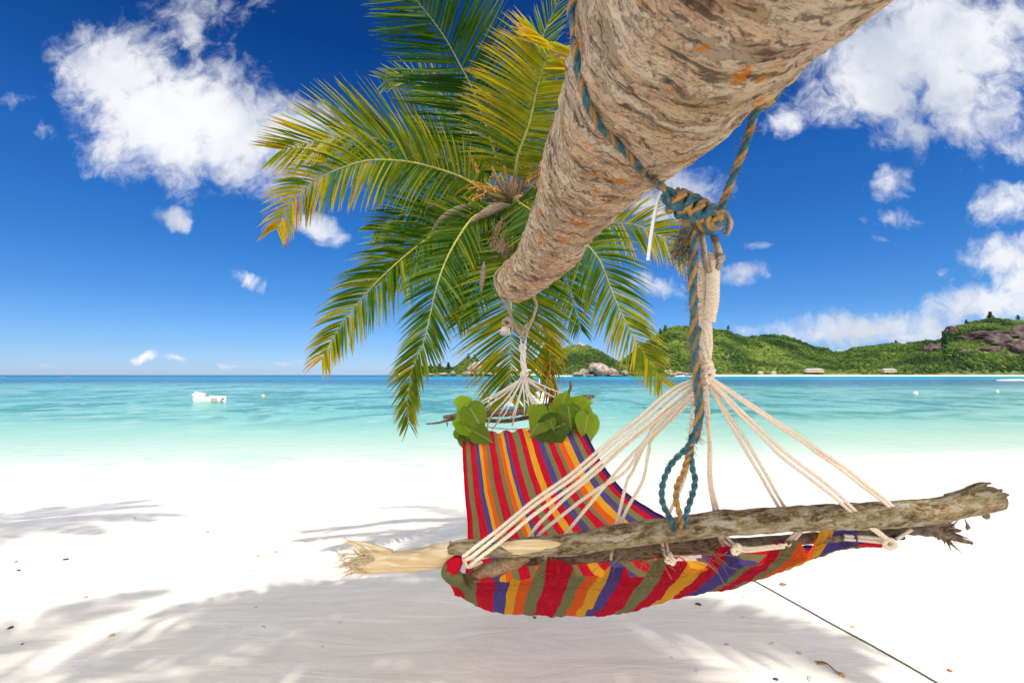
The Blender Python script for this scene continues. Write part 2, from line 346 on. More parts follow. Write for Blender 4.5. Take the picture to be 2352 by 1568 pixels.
c = t.ramp(n, [(.35, (.16, .11, .09)), (.5, (.32, .245, .20)), (.65, (.50, .42, .35))])
c = t.mix(t.m('MULTIPLY', t.mapr(n2, .52, .64), .6), c, (.12, .085, .075))
t.l.new(c, b.inputs['Base Color']); bump(t, b, n2, .8, 1.2)
m, t, b = mat('dark_granite'); M['granite_dark'] = m
n = t.noise(wpos(t), .12, 8, .65, .4); n2 = t.noise(t.vm('MULTIPLY', wpos(t), (1, 1, .3)), .3, 6, .6)
c = t.ramp(n, [(.35, (.05, .032, .03)), (.5, (.095, .062, .055)), (.65, (.16, .11, .095))])
t.l.new(c, b.inputs['Base Color']); bump(t, b, n2, 1.0, 1.5)
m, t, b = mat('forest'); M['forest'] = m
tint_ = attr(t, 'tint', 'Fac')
big_ = t.noise(wpos(t), .010, 4, .6)  # broad tone patches: mixed tree species, partly cloud shadow painted into the colour
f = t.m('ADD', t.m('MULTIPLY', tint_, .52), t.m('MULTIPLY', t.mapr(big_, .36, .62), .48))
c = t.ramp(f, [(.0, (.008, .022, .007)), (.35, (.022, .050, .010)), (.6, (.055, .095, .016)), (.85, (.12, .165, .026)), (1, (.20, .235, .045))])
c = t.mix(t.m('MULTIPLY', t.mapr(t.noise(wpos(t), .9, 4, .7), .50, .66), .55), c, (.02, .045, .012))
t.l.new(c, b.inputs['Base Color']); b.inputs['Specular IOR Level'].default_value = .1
m, t, b = mat('hillside'); M['hill'] = m
n = t.noise(wpos(t), .05, 6, .6)
t.l.new(t.ramp(n, [(.35, (.03, .06, .015)), (.55, (.08, .12, .025)), (.7, (.16, .15, .06))]), b.inputs['Base Color'])
M['beach_far'] = simple('far_sand', (.78, .74, .66), (.84, .80, .72), .1, .9, 0)
M['grassy'] = simple('shore_green', (.10, .22, .03), (.16, .28, .05), .2, .9, 0)
M['wall_w'] = simple('house_wall', (.42, .38, .32), None, 1, .8, 0)
M['roof_p'] = simple('pale_roof', (.34, .28, .25), (.46, .40, .36), 1, .7, 0)
M['roof_g'] = simple('green_roof', (.20, .48, .38), None, 1, .7, 0)
M['win'] = simple('window_dark', (.04, .05, .06), None, 1, .3, 0)
M['palm_small'] = simple('far_palm_leaf', (.10, .17, .03), (.22, .26, .06), .8, .7, 0)
M['trunk_small'] = simple('far_palm_trunk', (.30, .24, .18), None, .8, .8, 0)
for k, (c1, c2) in dict(shell_w=((.72, .68, .60), (.50, .44, .36)), shell_t=((.42, .30, .15), (.60, .48, .30)), stone_d=((.05, .035, .035), (.12, .07, .06)),
                        bit_o=((.45, .17, .06), (.30, .10, .05)), twig=((.20, .09, .04), (.34, .17, .08))).items():
    M[k] = simple(k + '_bit', c1, c2, 90, .7, .5, .002)

# ------------------------------------------------------------------ mesh helpers
class MB:
    def __init__(s): s.v = []; s.f = []; s.mi = []; s.tc = []
    def add(s, vs, fs, tc=None, mi=0):
        o = len(s.v); s.v.extend([tuple(q) for q in vs]); s.tc.extend(tc if tc is not None else [(0, 0, 0)] * len(vs))
        s.f.extend([tuple(i + o for i in f) for f in fs]); s.mi.extend([mi] * len(fs))
    def box(s, c, size, mi=0, rot=None):
        q = []
        for x in (-.5, .5):
            for y in (-.5, .5):
                for z in (-.5, .5):
                    v = Vector((x * size[0], y * size[1], z * size[2]))
                    if rot: v = rot @ v
                    q.append(v + Vector(c))
        s.add(q, [(0, 1, 3, 2), (4, 6, 7, 5), (0, 4, 5, 1), (2, 3, 7, 6), (0, 2, 6, 4), (1, 5, 7, 3)], mi=mi)
    def tube(s, pts, rad, n=8, mi=0, cap=True, tcs=1.0, flat=1.0, jitter=0.0, up=None):
        pts = [Vector(q) for q in pts]; k = len(pts)
        if k < 2: return
        if not hasattr(rad, '__len__'): rad = [rad] * k
        fr = frames(pts, up); vs = []; tc = []; L = 0
        for i, (q, (T, A, B)) in enumerate(zip(pts, fr)):
            if i: L += (q - pts[i - 1]).length
            for j in range(n):
                a = 2 * math.pi * j / n; r = rad[i]
                if jitter: r *= 1 + jitter * noise.noise(Vector((math.cos(a) * 1.3, math.sin(a) * 1.3, L / max(rad[0], 1e-4) * .35 + q.x * 3)))
                vs.append(q + A * (math.cos(a) * r) + B * (math.sin(a) * r * flat)); tc.append((math.cos(a), math.sin(a), L * tcs))
        fs = [(i * n + j, i * n + (j + 1) % n, (i + 1) * n + (j + 1) % n, (i + 1) * n + j) for i in range(k - 1) for j in range(n)]
        if cap: fs += [tuple(range(n - 1, -1, -1)), tuple((k - 1) * n + j for j in range(n))]
        s.add(vs, fs, tc, mi)
    def build(s, name, mats, parent=None, smooth=True, loc=None):
        me = bpy.data.meshes.new(name)
        off = Vector(loc) if loc is not None else Vector((0, 0, 0))
        va = np.array(s.v, dtype=np.float64).reshape(-1, 3) - np.array(off)
        me.from_pydata(va.tolist(), [], s.f)
        at = me.attributes.new('tc', 'FLOAT_VECTOR', 'POINT'); at.data.foreach_set('vector', np.array(s.tc, dtype=np.float32).ravel())
        if not isinstance(mats, (list, tuple)): mats = [mats]
        for q in mats: me.materials.append(q)
        if len(mats) > 1: me.polygons.foreach_set('material_index', np.array(s.mi, dtype=np.int32))
        if smooth: me.polygons.foreach_set('use_smooth', np.ones(len(s.f), dtype=bool))
        me.update()
        o = bpy.data.objects.new(name, me); col.objects.link(o); o.location = off
        if parent: o.parent = parent; o.location = off - parent.location
        return o

def frames(pts, up=None):
    out = []; A = None
    for i, q in enumerate(pts):
        a = pts[max(i - 1, 0)]; b_ = pts[min(i + 1, len(pts) - 1)]
        T = (b_ - a)
        T = T.normalized() if T.length > 1e-9 else Vector((0, 0, 1))
        if A is None:
            h = Vector(up) if up is not None else (Vector((0, 0, 1)) if abs(T.z) < .9 else Vector((1, 0, 0)))
            A = (h - T * h.dot(T)).normalized()
        else:
            A = A - T * A.dot(T)
            A = A.normalized() if A.length > 1e-6 else T.orthogonal().normalized()
        out.append((T, A, T.cross(A)))
    return out

def cat(pts, n=8):
    """Catmull-Rom through the points (any dimension)"""
    a = np.array([tuple(q) for q in pts], dtype=float)
    if len(a) < 3:
        return [a[0] + (a[-1] - a[0]) * i / n for i in range(n + 1)]
    e = np.vstack([2 * a[0] - a[1], a, 2 * a[-1] - a[-2]]); out = []
    for i in range(len(a) - 1):
        p0, p1, p2, p3 = e[i:i + 4]
        for k in range(n):
            t_ = k / n
            out.append(.5 * (2 * p1 + (p2 - p0) * t_ + (2 * p0 - 5 * p1 + 4 * p2 - p3) * t_ ** 2 + (3 * p1 - p0 - 3 * p2 + p3) * t_ ** 3))
    out.append(a[-1]); return out
def V3(l): return [Vector(tuple(q)[:3]) for q in l]
def resample(pts, step):
    pts = [Vector(q) for q in pts]; d = [0]
    for a, b_ in zip(pts, pts[1:]): d.append(d[-1] + (b_ - a).length)
    n = max(2, int(d[-1] / step)); out = []; j = 0
    for i in range(n + 1):
        x = d[-1] * i / n
        while j < len(d) - 2 and d[j + 1] < x: j += 1
        t_ = (x - d[j]) / max(d[j + 1] - d[j], 1e-9); out.append(pts[j].lerp(pts[j + 1], t_))
    return out

def rope(mb, pts, r, pitch=None, strands=3, mis=(0, 0, 0), n=6, fuzz=0, fuzzlen=.02, fmi=None):
    pitch = pitch or r * 7
    pts = resample(pts, pitch / 10); fr = frames(pts); L = 0; ls = []
    for i in range(len(pts)):
        if i: L += (pts[i] - pts[i - 1]).length
        ls.append(L)
    for k in range(strands):
        path = []
        for q, (T, A, B), l in zip(pts, fr, ls):
            a = 2 * math.pi * (k / strands + l / pitch)
            path.append(q + (A * math.cos(a) + B * math.sin(a)) * r * .52)
        mb.tube(path, r * .56, n, mis[k % len(mis)])
    for _ in range(fuzz):
        i = random.randrange(len(pts)); T, A, B = fr[i]; a = random.random() * 6.28
        d = (A * math.cos(a) + B * math.sin(a)) + T * random.uniform(-1, 1); d.normalize()
        q = pts[i] + d * r * .6; l = fuzzlen * random.uniform(.4, 1.2); pth = [q]
        for s_ in range(4):
            d = (d + Vector((random.uniform(-.5, .5), random.uniform(-.5, .5), random.uniform(-.6, .35)))).normalized(); pth.append(pth[-1] + d * l / 4)
        mb.tube(pth, [r * .055] * 4 + [r * .02], 3, random.choice(fmi or mis), cap=False)

def tag(o, label=None, cat_=None, group=None, kind=None):
    if label: o['label'] = label
    if cat_: o['category'] = cat_
    if group: o['group'] = group
    if kind: o['kind'] = kind
    return o
def empty(name, loc=(0, 0, 0), **kw):
    o = bpy.data.objects.new(name, None); col.objects.link(o); o.location = loc; o.empty_display_size = .05
    return tag(o, **kw)

# ------------------------------------------------------------------ ground: one sheet, beach running down under the water
WATER_Z = -1.1
def ground_z(x, y):
    ye = y - .2 * x
    if ye < 2.5: z = 0.0
    elif ye < 12: t_ = (ye - 2.5) / 9.5; z = -1.13 * (t_ * t_ * (3 - 2 * t_) * .45 + t_ * .55)
    else: z = -1.13 - min(3.0, (ye - 12) * .05)
    if y < 30: z += .03 * noise.noise(Vector((x * .45, y * .45, 0))) * (1 if y < 14 else .4) - .015 * noise.noise(Vector((x * 1.3, y * 1.3, 5)))
    return z
def axis(lo, hi, fine, far, k):
    a = list(np.arange(lo, hi, fine)); s_ = fine; x = hi
    while x < far: a.append(x); s_ *= k; x += s_
    a.append(far); return a
xs = [-q for q in reversed(axis(0, 9, .12, 9000, 1.25))][:-1] + axis(0, 9, .12, 9000, 1.25)
ys = [-q for q in reversed(axis(0, 2, .4, 1500, 1.5))][:-1] + axis(0, 14, .10, 16000, 1.22)
mb = MB()
vs = [(x, y, ground_z(x, y)) for y in ys for x in xs]; nx = len(xs)
mb.add(vs, [(j * nx + i, j * nx + i + 1, (j + 1) * nx + i + 1, (j + 1) * nx + i) for j in range(len(ys) - 1) for i in range(nx - 1)])
tag(mb.build('sand_ground', M['sand']), 'pale fine coral sand beach sloping to the water', kind='structure')
mb = MB()
xs2 = [-q for q in reversed(axis(0, 30, 3, 15000, 1.5))][:-1] + axis(0, 30, 3, 15000, 1.5); ys2 = axis(6, 40, 2, 16000, 1.4); nx = len(xs2)
mb.add([(x, y, WATER_Z) for y in ys2 for x in xs2], [(j * nx + i, j * nx + i + 1, (j + 1) * nx + i + 1, (j + 1) * nx + i) for j in range(len(ys2) - 1) for i in range(nx - 1)])
tag(mb.build('sea_water', M['sea']), 'clear turquoise lagoon deepening to blue', kind='structure')

# ------------------------------------------------------------------ leaning palm: trunk
TR = [(Vector((.0052, 2.75, 1.9206)), .1061), (Vector((.1582, 2.20, 1.9664)), .1248), (Vector((.2076, 1.80, 2.0040)), .1293),
      (Vector((.2470, 1.36, 2.0158)), .1531), (Vector((.2797, 1.03, 2.0015)), .1768), (Vector((.3190, .72, 2.0218)), .2027)]
p5 = TR[-1][0]
down = [(p5 + Vector((.03, -.35, -.01)), .207), (p5 + Vector((.05, -.9, -.05)), .213), (p5 + Vector((.12, -1.9, -.45)), .22), (p5 + Vector((.2, -3.1, -1.2)), .235), (p5 + Vector((.27, -3.9, -2.12)), .28)]
up_ = [(P(1222, 590, 3.3), .10), (P(1235, 545, 3.8), .10), (P(1222, 500, 4.1), .105), (P(1195, 470, 4.3), .10), (P(1180, 440, 4.4), .08)]
ctrl = list(reversed(up_)) + TR + down
cc = cat([(*q, r) for q, r in ctrl], 34)
TP = [Vector(q[:3]) for q in cc]; TRAD = [q[3] for q in cc]
TF = frames(TP, up=(0, 0, 1)); NS = 112
ls = [0]
for a, b_ in zip(TP, TP[1:]): ls.append(ls[-1] + (b_ - a).length)
def trunk_r(i, a):
    s_ = ls[i]; c_, n_ = math.cos(a), math.sin(a)
    r = TRAD[i]
    tilt = .012 * math.sin(a * 1.0 + 1) + .02 * noise.noise(Vector((c_ * 1.2, n_ * 1.2, s_ * 2)))
    st = (s_ + tilt)
    ring = abs(((st / .034) % 1.0) - .5) * 2
    d = .0035 * (ring ** 1.5 - .4) * (1 if s_ < 5 else .4)
    d += .014 * noise.noise(Vector((c_ * 1.3, n_ * 1.3, s_ * 3.0))) + .010 * noise.noise(Vector((c_ * 3.5, n_ * 3.5, st * 22)))
    d += .004 * noise.noise(Vector((c_ * 8, n_ * 8, st * 60)))
    # broken bark ledge on the right flank
    d += .022 * math.exp(-((s_ - LEDGE) / .06) ** 2) * max(0, math.cos(a - 2.6)) ** 2 if LEDGE else 0
    return r + d
LEDGE = 0
def tsurf(i, a, off=0.0):
    T, A, B = TF[i]; r = trunk_r(i, a) + off
    return TP[i] + A * (math.cos(a) * r) + B * (math.sin(a) * r)
mb = MB(); vs = []; tcv = []
for i in range(len(TP)):
    for j in range(NS):
        a = 2 * math.pi * j / NS; vs.append(tsurf(i, a)); tcv.append((math.cos(a), math.sin(a), ls[i]))
fs = [(i * NS + j, i * NS + (j + 1) % NS, (i + 1) * NS + (j + 1) % NS, (i + 1) * NS + j) for i in range(len(TP) - 1) for j in range(NS)]
mb.add(vs, fs, tcv)
palm = empty('coconut_palm', TP[-1].to_tuple()[:2] + (0,), label='coconut palm leaning out overhead, its thick scarred trunk holding the hammock', cat_='palm tree')
trunk = mb.build('trunk', M['bark'], palm)
BV = BVHTree.FromPolygons(vs, fs)
def hit(px, py, off=.009):
    d = pdir(px, py).normalized(); h = BV.ray_cast(CAM, d)
    return None if h[0] is None else h[0] - d * off

# ------------------------------------------------------------------ fronds
DENS, WID = 1.25, 1.02
def frond(parent, pts, lmax, n=62, grav=.35, tint=.3, tvar=.22, ang=(28, 62), nh=(0, -1, -.12), sl_=(1, 1), w0=.021, t0=.10, base_r=.013, old=False, tiptint=.25, curl=0.0, prof='std', name='frond', rmat=None):
    C = V3(cat(pts, 14)); C = resample(C, .02); F = frames(C); N = len(C)
    seg = C[0]; L = (N - 1)
    mb = MB(); rads = [base_r * (1 - .93 * (i / L)) for i in range(N)]
    rb = MB(); rb.tube(C, rads, 6)
    nh = Vector(nh).normalized(); n = int(n * DENS); w0 = w0 * WID
    for k in range(n):
        t_ = t0 + (1 - t0) * ((k + random.uniform(-.2, .2)) / n); t_ = min(max(t_, 0), .999)
        i = min(int(t_ * L), N - 2); q = C[i].lerp(C[i + 1], t_ * L - i)
        T = F[i][0]; Nn = (nh - T * nh.dot(T)); Nn = Nn.normalized() if Nn.length > .05 else F[i][1]
        B = T.cross(Nn)
        if prof == 'std': pr = min(1, .45 + 3.0 * (t_ - t0)) * (1 - .62 * max(0, (t_ - .45) / .55) ** 1.6)
        else: pr = min(1, .7 + 3 * (t_ - t0)) * (1 - .35 * t_)
        a = R(ang[0] + (ang[1] - ang[0]) * t_ + random.gauss(0, 3))
        for s_ in (-1, 1):
            if sl_[0 if s_ < 0 else 1] <= 0: continue
            l = lmax * pr * sl_[0 if s_ < 0 else 1] * random.uniform(.88, 1.06)
            if random.random() < .025: l *= .5
            d = (B * s_ * math.cos(a) + T * math.sin(a) + Nn * random.gauss(.06, .07)).normalized()
            nseg = 6; pth = [q]; dd = d.copy(); gz = grav * random.uniform(.8, 1.25)
            for j in range(nseg):
                dd = (dd + Vector((0, 0, -1)) * gz / nseg * (.4 + 1.2 * j / nseg) + T * curl / nseg).normalized(); pth.append(pth[-1] + dd * l / nseg)
            wv_ = T * .75 + Nn * random.uniform(-.75, .75)
            vs = []; tc_ = []; fs = []
            ti = tint - .08 + random.gauss(0, tvar * .6) + tiptint * max(0, t_ - .5) * 1.6
            ww = w0 * random.uniform(.85, 1.15)
            for j, x in enumerate(pth):
                f = j / nseg; wd = ww * (min(1, .35 + 2.6 * f) * (1 - f ** 2.2)) * .5 + .0006
                e = (pth[min(j + 1, nseg)] - pth[max(j - 1, 0)]).normalized(); W = (wv_ - e * wv_.dot(e)).normalized()
                fold = e.cross(W) * wd * .45
                vs += [x - W * wd + fold, x, x + W * wd + fold]; tc_ += [(ti, f, 0)] * 3
            for j in range(nseg):
                o = j * 3; fs += [(o, o + 1, o + 4, o + 3), (o + 1, o + 2, o + 5, o + 4)]
            mb.add(vs, fs, tc_)
    o = mb.build(name, M['frond'], parent)
    r_ = rb.build('midrib', rmat or (M['rachis_old'] if old else M['rachis']), o); r_.location = (0, 0, 0)
    r_.location = -(parent.location + o.location)
    if True:
        # both meshes hold world coordinates; the parts are offset back by their thing's location
        pass
    return o

# parts hold coordinates in world space; parent offset is undone here
def fixed_build(mb, name, mats, parent, smooth=True):
    o = mb.build(name, mats, None, smooth); o.parent = parent
    w_ = Vector((0, 0, 0)); q = parent
    while q: w_ += q.location; q = q.parent
    o.location = -w_
    return o
_old_build = MB.build
def _build(s, name, mats, parent=None, smooth=True, loc=None):
    if parent is None: return _old_build(s, name, mats, None, smooth, loc)
    o = _old_build(s, name, mats, None, smooth)
    w_ = Vector((0, 0, 0)); q = parent
    while q: w_ += q.location; q = q.parent
    o.parent = parent; o.location = -w_
    return o
MB.build = _build
trunk.location = -palm.location

CR = (1168, 455, 4.3)
def F(pts, lpx, **kw):
    """pts: px,py,depth; lpx leaflet length in frame units at mean depth"""
    d = sum(q[2] for q in pts) / len(pts)
    w_ = [P(*q) for q in pts]
    r_ = frond(palm, w_, lpx / FPX * d, **kw)
    return r_
# behind first
F([(1160,450,4.4),(1120,380,4.8),(1050,255,5.1),(985,196,5.2),(940,180,5.2),(882,186,5.1)], 120, tint=.38, grav=.15, tiptint=.10, ang=(35,60), n=60)
F([(1180,440,4.4),(1205,300,4.7),(1240,110,4.8),(1275,20,4.8),(1310,-50,4.7)], 105, tint=.32, grav=.0, ang=(40,62), n=60)
F([(1165,440,4.4),(1150,400,4.4),(1120,300,4.3),(1085,205,4.2),(1058,152,4.1),(1025,92,4.0),(985,36,3.9),(940,-15,3.8),(890,-55,3.7)], 205, tint=.13, grav=.05, tiptint=.12, ang=(12,44), n=84, w0=.024)
F([(1160,450,4.3),(1130,430,4.4),(1080,395,4.5),(1030,368,4.5),(960,340,4.4),(911,328,4.3),(860,317,4.2),(796,314,4.1),(740,322,4.0),(690,334,3.95),(645,345,3.9)], 185, tint=.42, grav=.12, ang=(34,60), n=80, tiptint=.30, w0=.024)
F([(1177,440,4.3),(1183,400,4.2),(1190,355,4.1),(1215,286,4.0),(1234,203,3.9),(1250,149,3.8),(1262,118,3.7),(1262,96,3.5)], 185, tint=.58, grav=.40, ang=(8,30), n=84, tiptint=.22, tvar=.12, w0=.022, base_r=.018)
F([(1160,455,4.2),(1114,440,4.1),(1075,415,4.1),(1034,397,4.0),(971,378,3.9),(925,370,3.9),(870,367,3.8),(828,372,3.75),(764,394,3.7),(717,419,3.7),(682,452,3.7),(655,490,3.7),(636,530,3.7)], 140, tint=.45, grav=.75, ang=(22,50), n=86, tiptint=.45, base_r=.015)
F([(1165,470,4.3),(1120,488,4.2),(1075,498,4.2),(1032,514,4.1),(995,536,4.1),(959,555,4.0),(920,590,4.0),(885,640,4.0)], 165, tint=.30, grav=.25, ang=(40,66), n=56, tiptint=.3)
F([(1165,470,4.2),(1110,480,4.1),(1060,500,4.0),(1014,525,4.0),(940,580,3.9),(878,635,3.8),(827,690,3.8),(787,741,3.8),(757,789,3.8),(738,826,3.8)], 132, tint=.36, grav=.55, ang=(26,55), n=84, tiptint=.35, base_r=.014)
F([(1165,470,4.2),(1125,485,4.0),(1087,500,3.9),(1050,550,3.8),(1021,606,3.7),(1001,665,3.6),(990,715,3.6),(977,771,3.55),(962,811,3.5),(946,848,3.5),(938,899,3.5),(935,940,3.5),(938,975,3.5)], 112, tint=.30, grav=.25, ang=(30,62), n=96, tiptint=.30, base_r=.014)
F([(1175,480,4.2),(1177,560,4.0),(1175,640,3.8),(1174,700,3.7),(1173,771,3.6),(1173,826,3.6),(1172,880,3.6),(1171,920,3.6)], 185, tint=.36, grav=.22, ang=(12,48), n=92, tiptint=.30, nh=(.1, -1, .2))
F([(1185,480,4.25),(1205,560,4.1),(1222,630,4.0),(1240,700,3.9),(1251,771,3.85),(1260,820,3.8)], 115, tint=.42, grav=.45, ang=(22,50), n=50, tiptint=.4)
F([(1250,745,3.82),(1262,795,3.8),(1262,850,3.78),(1264,890,3.75),(1270,925,3.75)], 100, tint=.85, grav=.7, ang=(62,78), n=26, tiptint=.2, old=True, base_r=.02, prof='x')
F([(1180,460,4.3),(1230,480,4.1),(1280,510,4.0),(1330,545,3.9),(1375,595,3.8),(1400,655,3.8),(1425,715,3.75),(1457,775,3.7),(1490,828,3.7),(1522,880,3.7)], 128, tint=.40, grav=.50, ang=(24,55), n=84, tiptint=.35, base_r=.015)
F([(1180,460,4.3),(1260,485,4.3),(1330,500,4.3),(1405,512,4.2),(1459,517,4.1),(1505,537,4.05),(1550,566,4.0),(1580,605,4.0)], 115, tint=.55, grav=.45, ang=(25,55), n=66, tiptint=.25)
F([(1180,455,4.2),(1200,470,4.0),(1225,490,3.8),(1232,530,3.7),(1235,575,3.7)], 120, tint=.26, grav=.25, ang=(0,30), n=40, tiptint=.1, sl_=(1,1), prof='x')
F([(1170,460,4.4),(1120,500,4.6),(1075,560,4.8),(1045,640,4.9),(1060,700,5.0)], 120, tint=.10, grav=.5, n=50)
F([(1170,450,4.4),(1230,420,4.8),(1300,430,5.0),(1350,480,5.1)], 110, tint=.2, grav=.4, n=44)

F([(1168,465,4.35),(1090,470,4.5),(1010,470,4.6),(930,490,4.6),(860,530,4.6)], 120, tint=.15, grav=.6, ang=(25,55), n=60)
F([(1180,470,4.3),(1240,540,4.4),(1290,620,4.5),(1320,700,4.5),(1335,760,4.5)], 105, tint=.2, grav=.5, ang=(25,55), n=50)
F([(1172,470,4.2),(1150,540,4.2),(1110,620,4.15),(1075,690,4.1),(1050,745,4.1)], 100, tint=.2, grav=.45, ang=(25,55), n=56)
# crown heart: petiole stubs, spathes, flower stalks, husk fibre
h = MB()
for k in range(16):
    a = k * 2.4; rr = .10
    b0 = P(1172, 470, 4.3) + Vector((math.cos(a) * .05, math.sin(a) * .05, 0)); ang_ = R(random.uniform(25, 80))
    d = Vector((math.cos(a) * math.cos(ang_), math.sin(a) * math.cos(ang_), math.sin(ang_)))
    h.tube([b0, b0 + d * .12, b0 + d * random.uniform(.2, .4)], [.035, .022, .010], 6)
h.build('petiole_cluster', M['husk'], palm)
h = MB()
for k in range(420):
    q = P(random.gauss(1160, 32), random.gauss(500, 34), 4.15 + random.random() * .3); pth = [q]; d = Vector((random.gauss(0, 1), random.gauss(0, .5), random.gauss(-.2, .6))).normalized()
    for s_ in range(5):
        d = (d + Vector((random.gauss(0, .5), random.gauss(0, .5), random.gauss(-.15, .5)))).normalized(); pth.append(pth[-1] + d * .03)
    h.tube(pth, .003, 3, cap=False)
for k in range(90):
    q = P(random.gauss(1150, 10), random.gauss(560, 30), 3.9); pth = [q, q + Vector((random.gauss(0, .02), 0, -.06)), q + Vector((random.gauss(0, .04), 0, -.15))]
    h.tube(pth, .0035, 3, cap=False)
h.build('husk_fibre', M['husk'], palm)['kind'] = 'stuff'
def spathe(pts, r, m_, label=None):
    c_ = V3(cat([P(*q) for q in pts], 8)); n_ = len(c_)
    h = MB(); h.tube(c_, [max(.003, r * math.sin(math.pi * (i / (n_ - 1)) ** .8)) for i in range(n_)], 10, flat=.55)
    o = h.build('spathe', m_, palm)
    if label: o['label'] = label
spathe([(1175,470,4.1),(1140,478,4.0),(1110,492,3.9),(1078,512,3.85)], .045, M['spathe'], 'dark dry spathe')
spathe([(1120,476,4.1),(1070,478,4.0),(1020,500,3.95),(985,540,3.95)], .04, M['spathe'], 'dark dry spathe')
spathe([(1120,425,4.12),(1098,395,4.1),(1082,362,4.1),(1075,348,4.1)], .022, M['spathe_red'], 'rust red open spathe')
spathe([(1183,470,4.35),(1200,430,4.3),(1212,380,4.28),(1208,350,4.28)], .05, M['spathe'], 'dark dry spathe')
spathe([(1112,600,3.7),(1108,640,3.68),(1104,680,3.66)], .022, M['spathe'], 'dark hanging spathe')
for (a0, b0, dirn) in [((1150,440), 13, (-1, .2)), ((1120,440), 11, (-.7, -.6)), ((1205,420), 22, (.9, .4)), ((1215,455), 18, (.9, -.4)), ((1095,480), 10, (-.6, -.8)), ((1225,440), 16, (.6, .7))]:
    h = MB(); q0 = P(a0[0], a0[1], 4.05)
    main = [q0, q0 + Vector((dirn[0] * .09, -.04, dirn[1] * .09)), q0 + Vector((dirn[0] * .2, -.06, dirn[1] * .17))]
    h.tube(main, [.010, .007, .004], 5)
    for k in range(b0):
        q = main[0].lerp(main[2], random.random()); d = Vector((dirn[0] + random.gauss(0, .6), random.gauss(-.2, .4), dirn[1] + random.gauss(0, .6))).normalized(); pth = [q]
        for s_ in range(6):
            d = (d + Vector((random.gauss(0, .35), random.gauss(0, .35), random.gauss(-.08, .35)))).normalized(); pth.append(pth[-1] + d * .028)
            if random.random() < .45:
                c_ = pth[-1]; rr = .006 + .006 * random.random()
                h.tube([c_ - Vector((0, 0, rr)), c_ - Vector((0, 0, rr * .3)), c_ + Vector((0, 0, rr * .3)), c_ + Vector((0, 0, rr))], [rr * .3, rr, rr, rr * .3], 5)
        h.tube(pth, .0028, 3, cap=False)
    h.build('flower_stalk', M['flower'], palm)

# two more palms of the beach, behind the camera: they are out of frame and throw the frond shadows on the sand
def back_palm(x, y, hgt, nf, seed, label, length=2.5, rot=0.0):
    random.seed(seed)
    o = empty('coconut_palm', (x + .8, y - 1.4, 0), label=label, cat_='palm tree', group='palms standing behind the photographer')
    c_ = Vector((x, y, hgt)); h = MB()
    h.tube(V3(cat([(x + .8, y - 1.4, -.1), (x + .65, y - 1.2, hgt * .35), (x + .25, y - .5, hgt * .8), c_], 8)), [.2 - .003 * i for i in range(25)], 12, jitter=.1); h.build('trunk', M['spathe'], o)
    for k in range(nf):
        a = rot + 2 * math.pi * k / nf + random.uniform(-.2, .2); el = random.choice([.15, .5, .8]); l = length * random.uniform(.85, 1.1)
        dxy = Vector((math.cos(a), math.sin(a), 0)); pts = [c_ + dxy * (l * s_ * (1 - .12 * s_)) + Vector((0, 0, l * (el * s_ - (.55 + el * .5) * s_ * s_))) for s_ in (0, .2, .4, .6, .8, 1)]
        frond(o, pts, .55, n=34, grav=.5, tint=.3, ang=(25, 55), nh=(0, 0, 1), w0=.045, base_r=.03)
def crown_for(sx, sy, hgt):
    k = hgt / math.tan(R(SUN_EL)); return sx + SUN_DIR.x * k, sy + SUN_DIR.y * k
DENS, WID = 1.3, 1.5
cx_, cy_ = crown_for(-3.0, 1.1, 8.5); back_palm(cx_, cy_, 8.5, 10, 11, 'tall coconut palm standing behind the camera to the left', 3.5, .87)
DENS, WID = 1.2, 1.45
cx_, cy_ = crown_for(-.2, 2.95, 6.5); back_palm(cx_, cy_, 6.5, 22, 5, 'coconut palm with broad crown standing right behind the camera', 2.2, .5)
DENS, WID = 1.1, 1.5
cx_, cy_ = crown_for(-7.6, 6.9, 11); back_palm(cx_, cy_, 11, 14, 21, 'very tall coconut palm standing far left outside the view', 2.9, .2)
random.seed(3)

# ------------------------------------------------------------------ hammock
ham = empty('hammock', tuple(P(1176, 1400, 1.6)), label='striped red, olive, yellow and blue cloth hammock hung below the leaning palm trunk', cat_='hammock')
Lp = [(1037,1310,.955),(1044,1350,1.08),(1056,1366,1.22),(1068,1338,1.42),(1078,1235,1.75),(1068,1110,2.3),(1062,992,2.85)]
Rp = [(2066,1236,.975),(1960,1247,1.06),(1845,1257,1.2),(1700,1240,1.42),(1560,1205,1.75),(1415,1110,2.3),(1328,966,2.85)]
sg = [.026,.070,.086,.085,.07,.05,.018]
NU, NV = 260, 190
def rows(a): return V3(cat([P(*q) for q in a], 30))
LL, RR = rows(Lp), rows(Rp); SG = [q[0] for q in cat([(q, 0) for q in sg], 30)]
def along(lst, v):
    f = v * (len(lst) - 1); i = min(int(f), len(lst) - 2); x = f - i
    return lst[i] * (1 - x) + lst[i + 1] * x
tabs = [(0.0,.05,.01),(.228,.045,.030),(.36,.028,.026),(.475,.05,.032),(.60,.035,.040),(.735,.045,.040),(.846,.052,.072),(1.0,.03,.01)]
def tabh(u):
    return max(h_ * max(0, 1 - (abs(u - c_) / w_) ** 4) ** .8 if abs(u - c_) < w_ else 0 for c_, w_, h_ in tabs)
ftabs = [(.03,.05),(.24,.06),(.375,.05),(.50,.055),(.62,.04),(.75,.05),(.9,.06)]
def ftab(u): return max(max(0, 1 - (abs(u - c_) / w_) ** 2) for c_, w_ in ftabs)
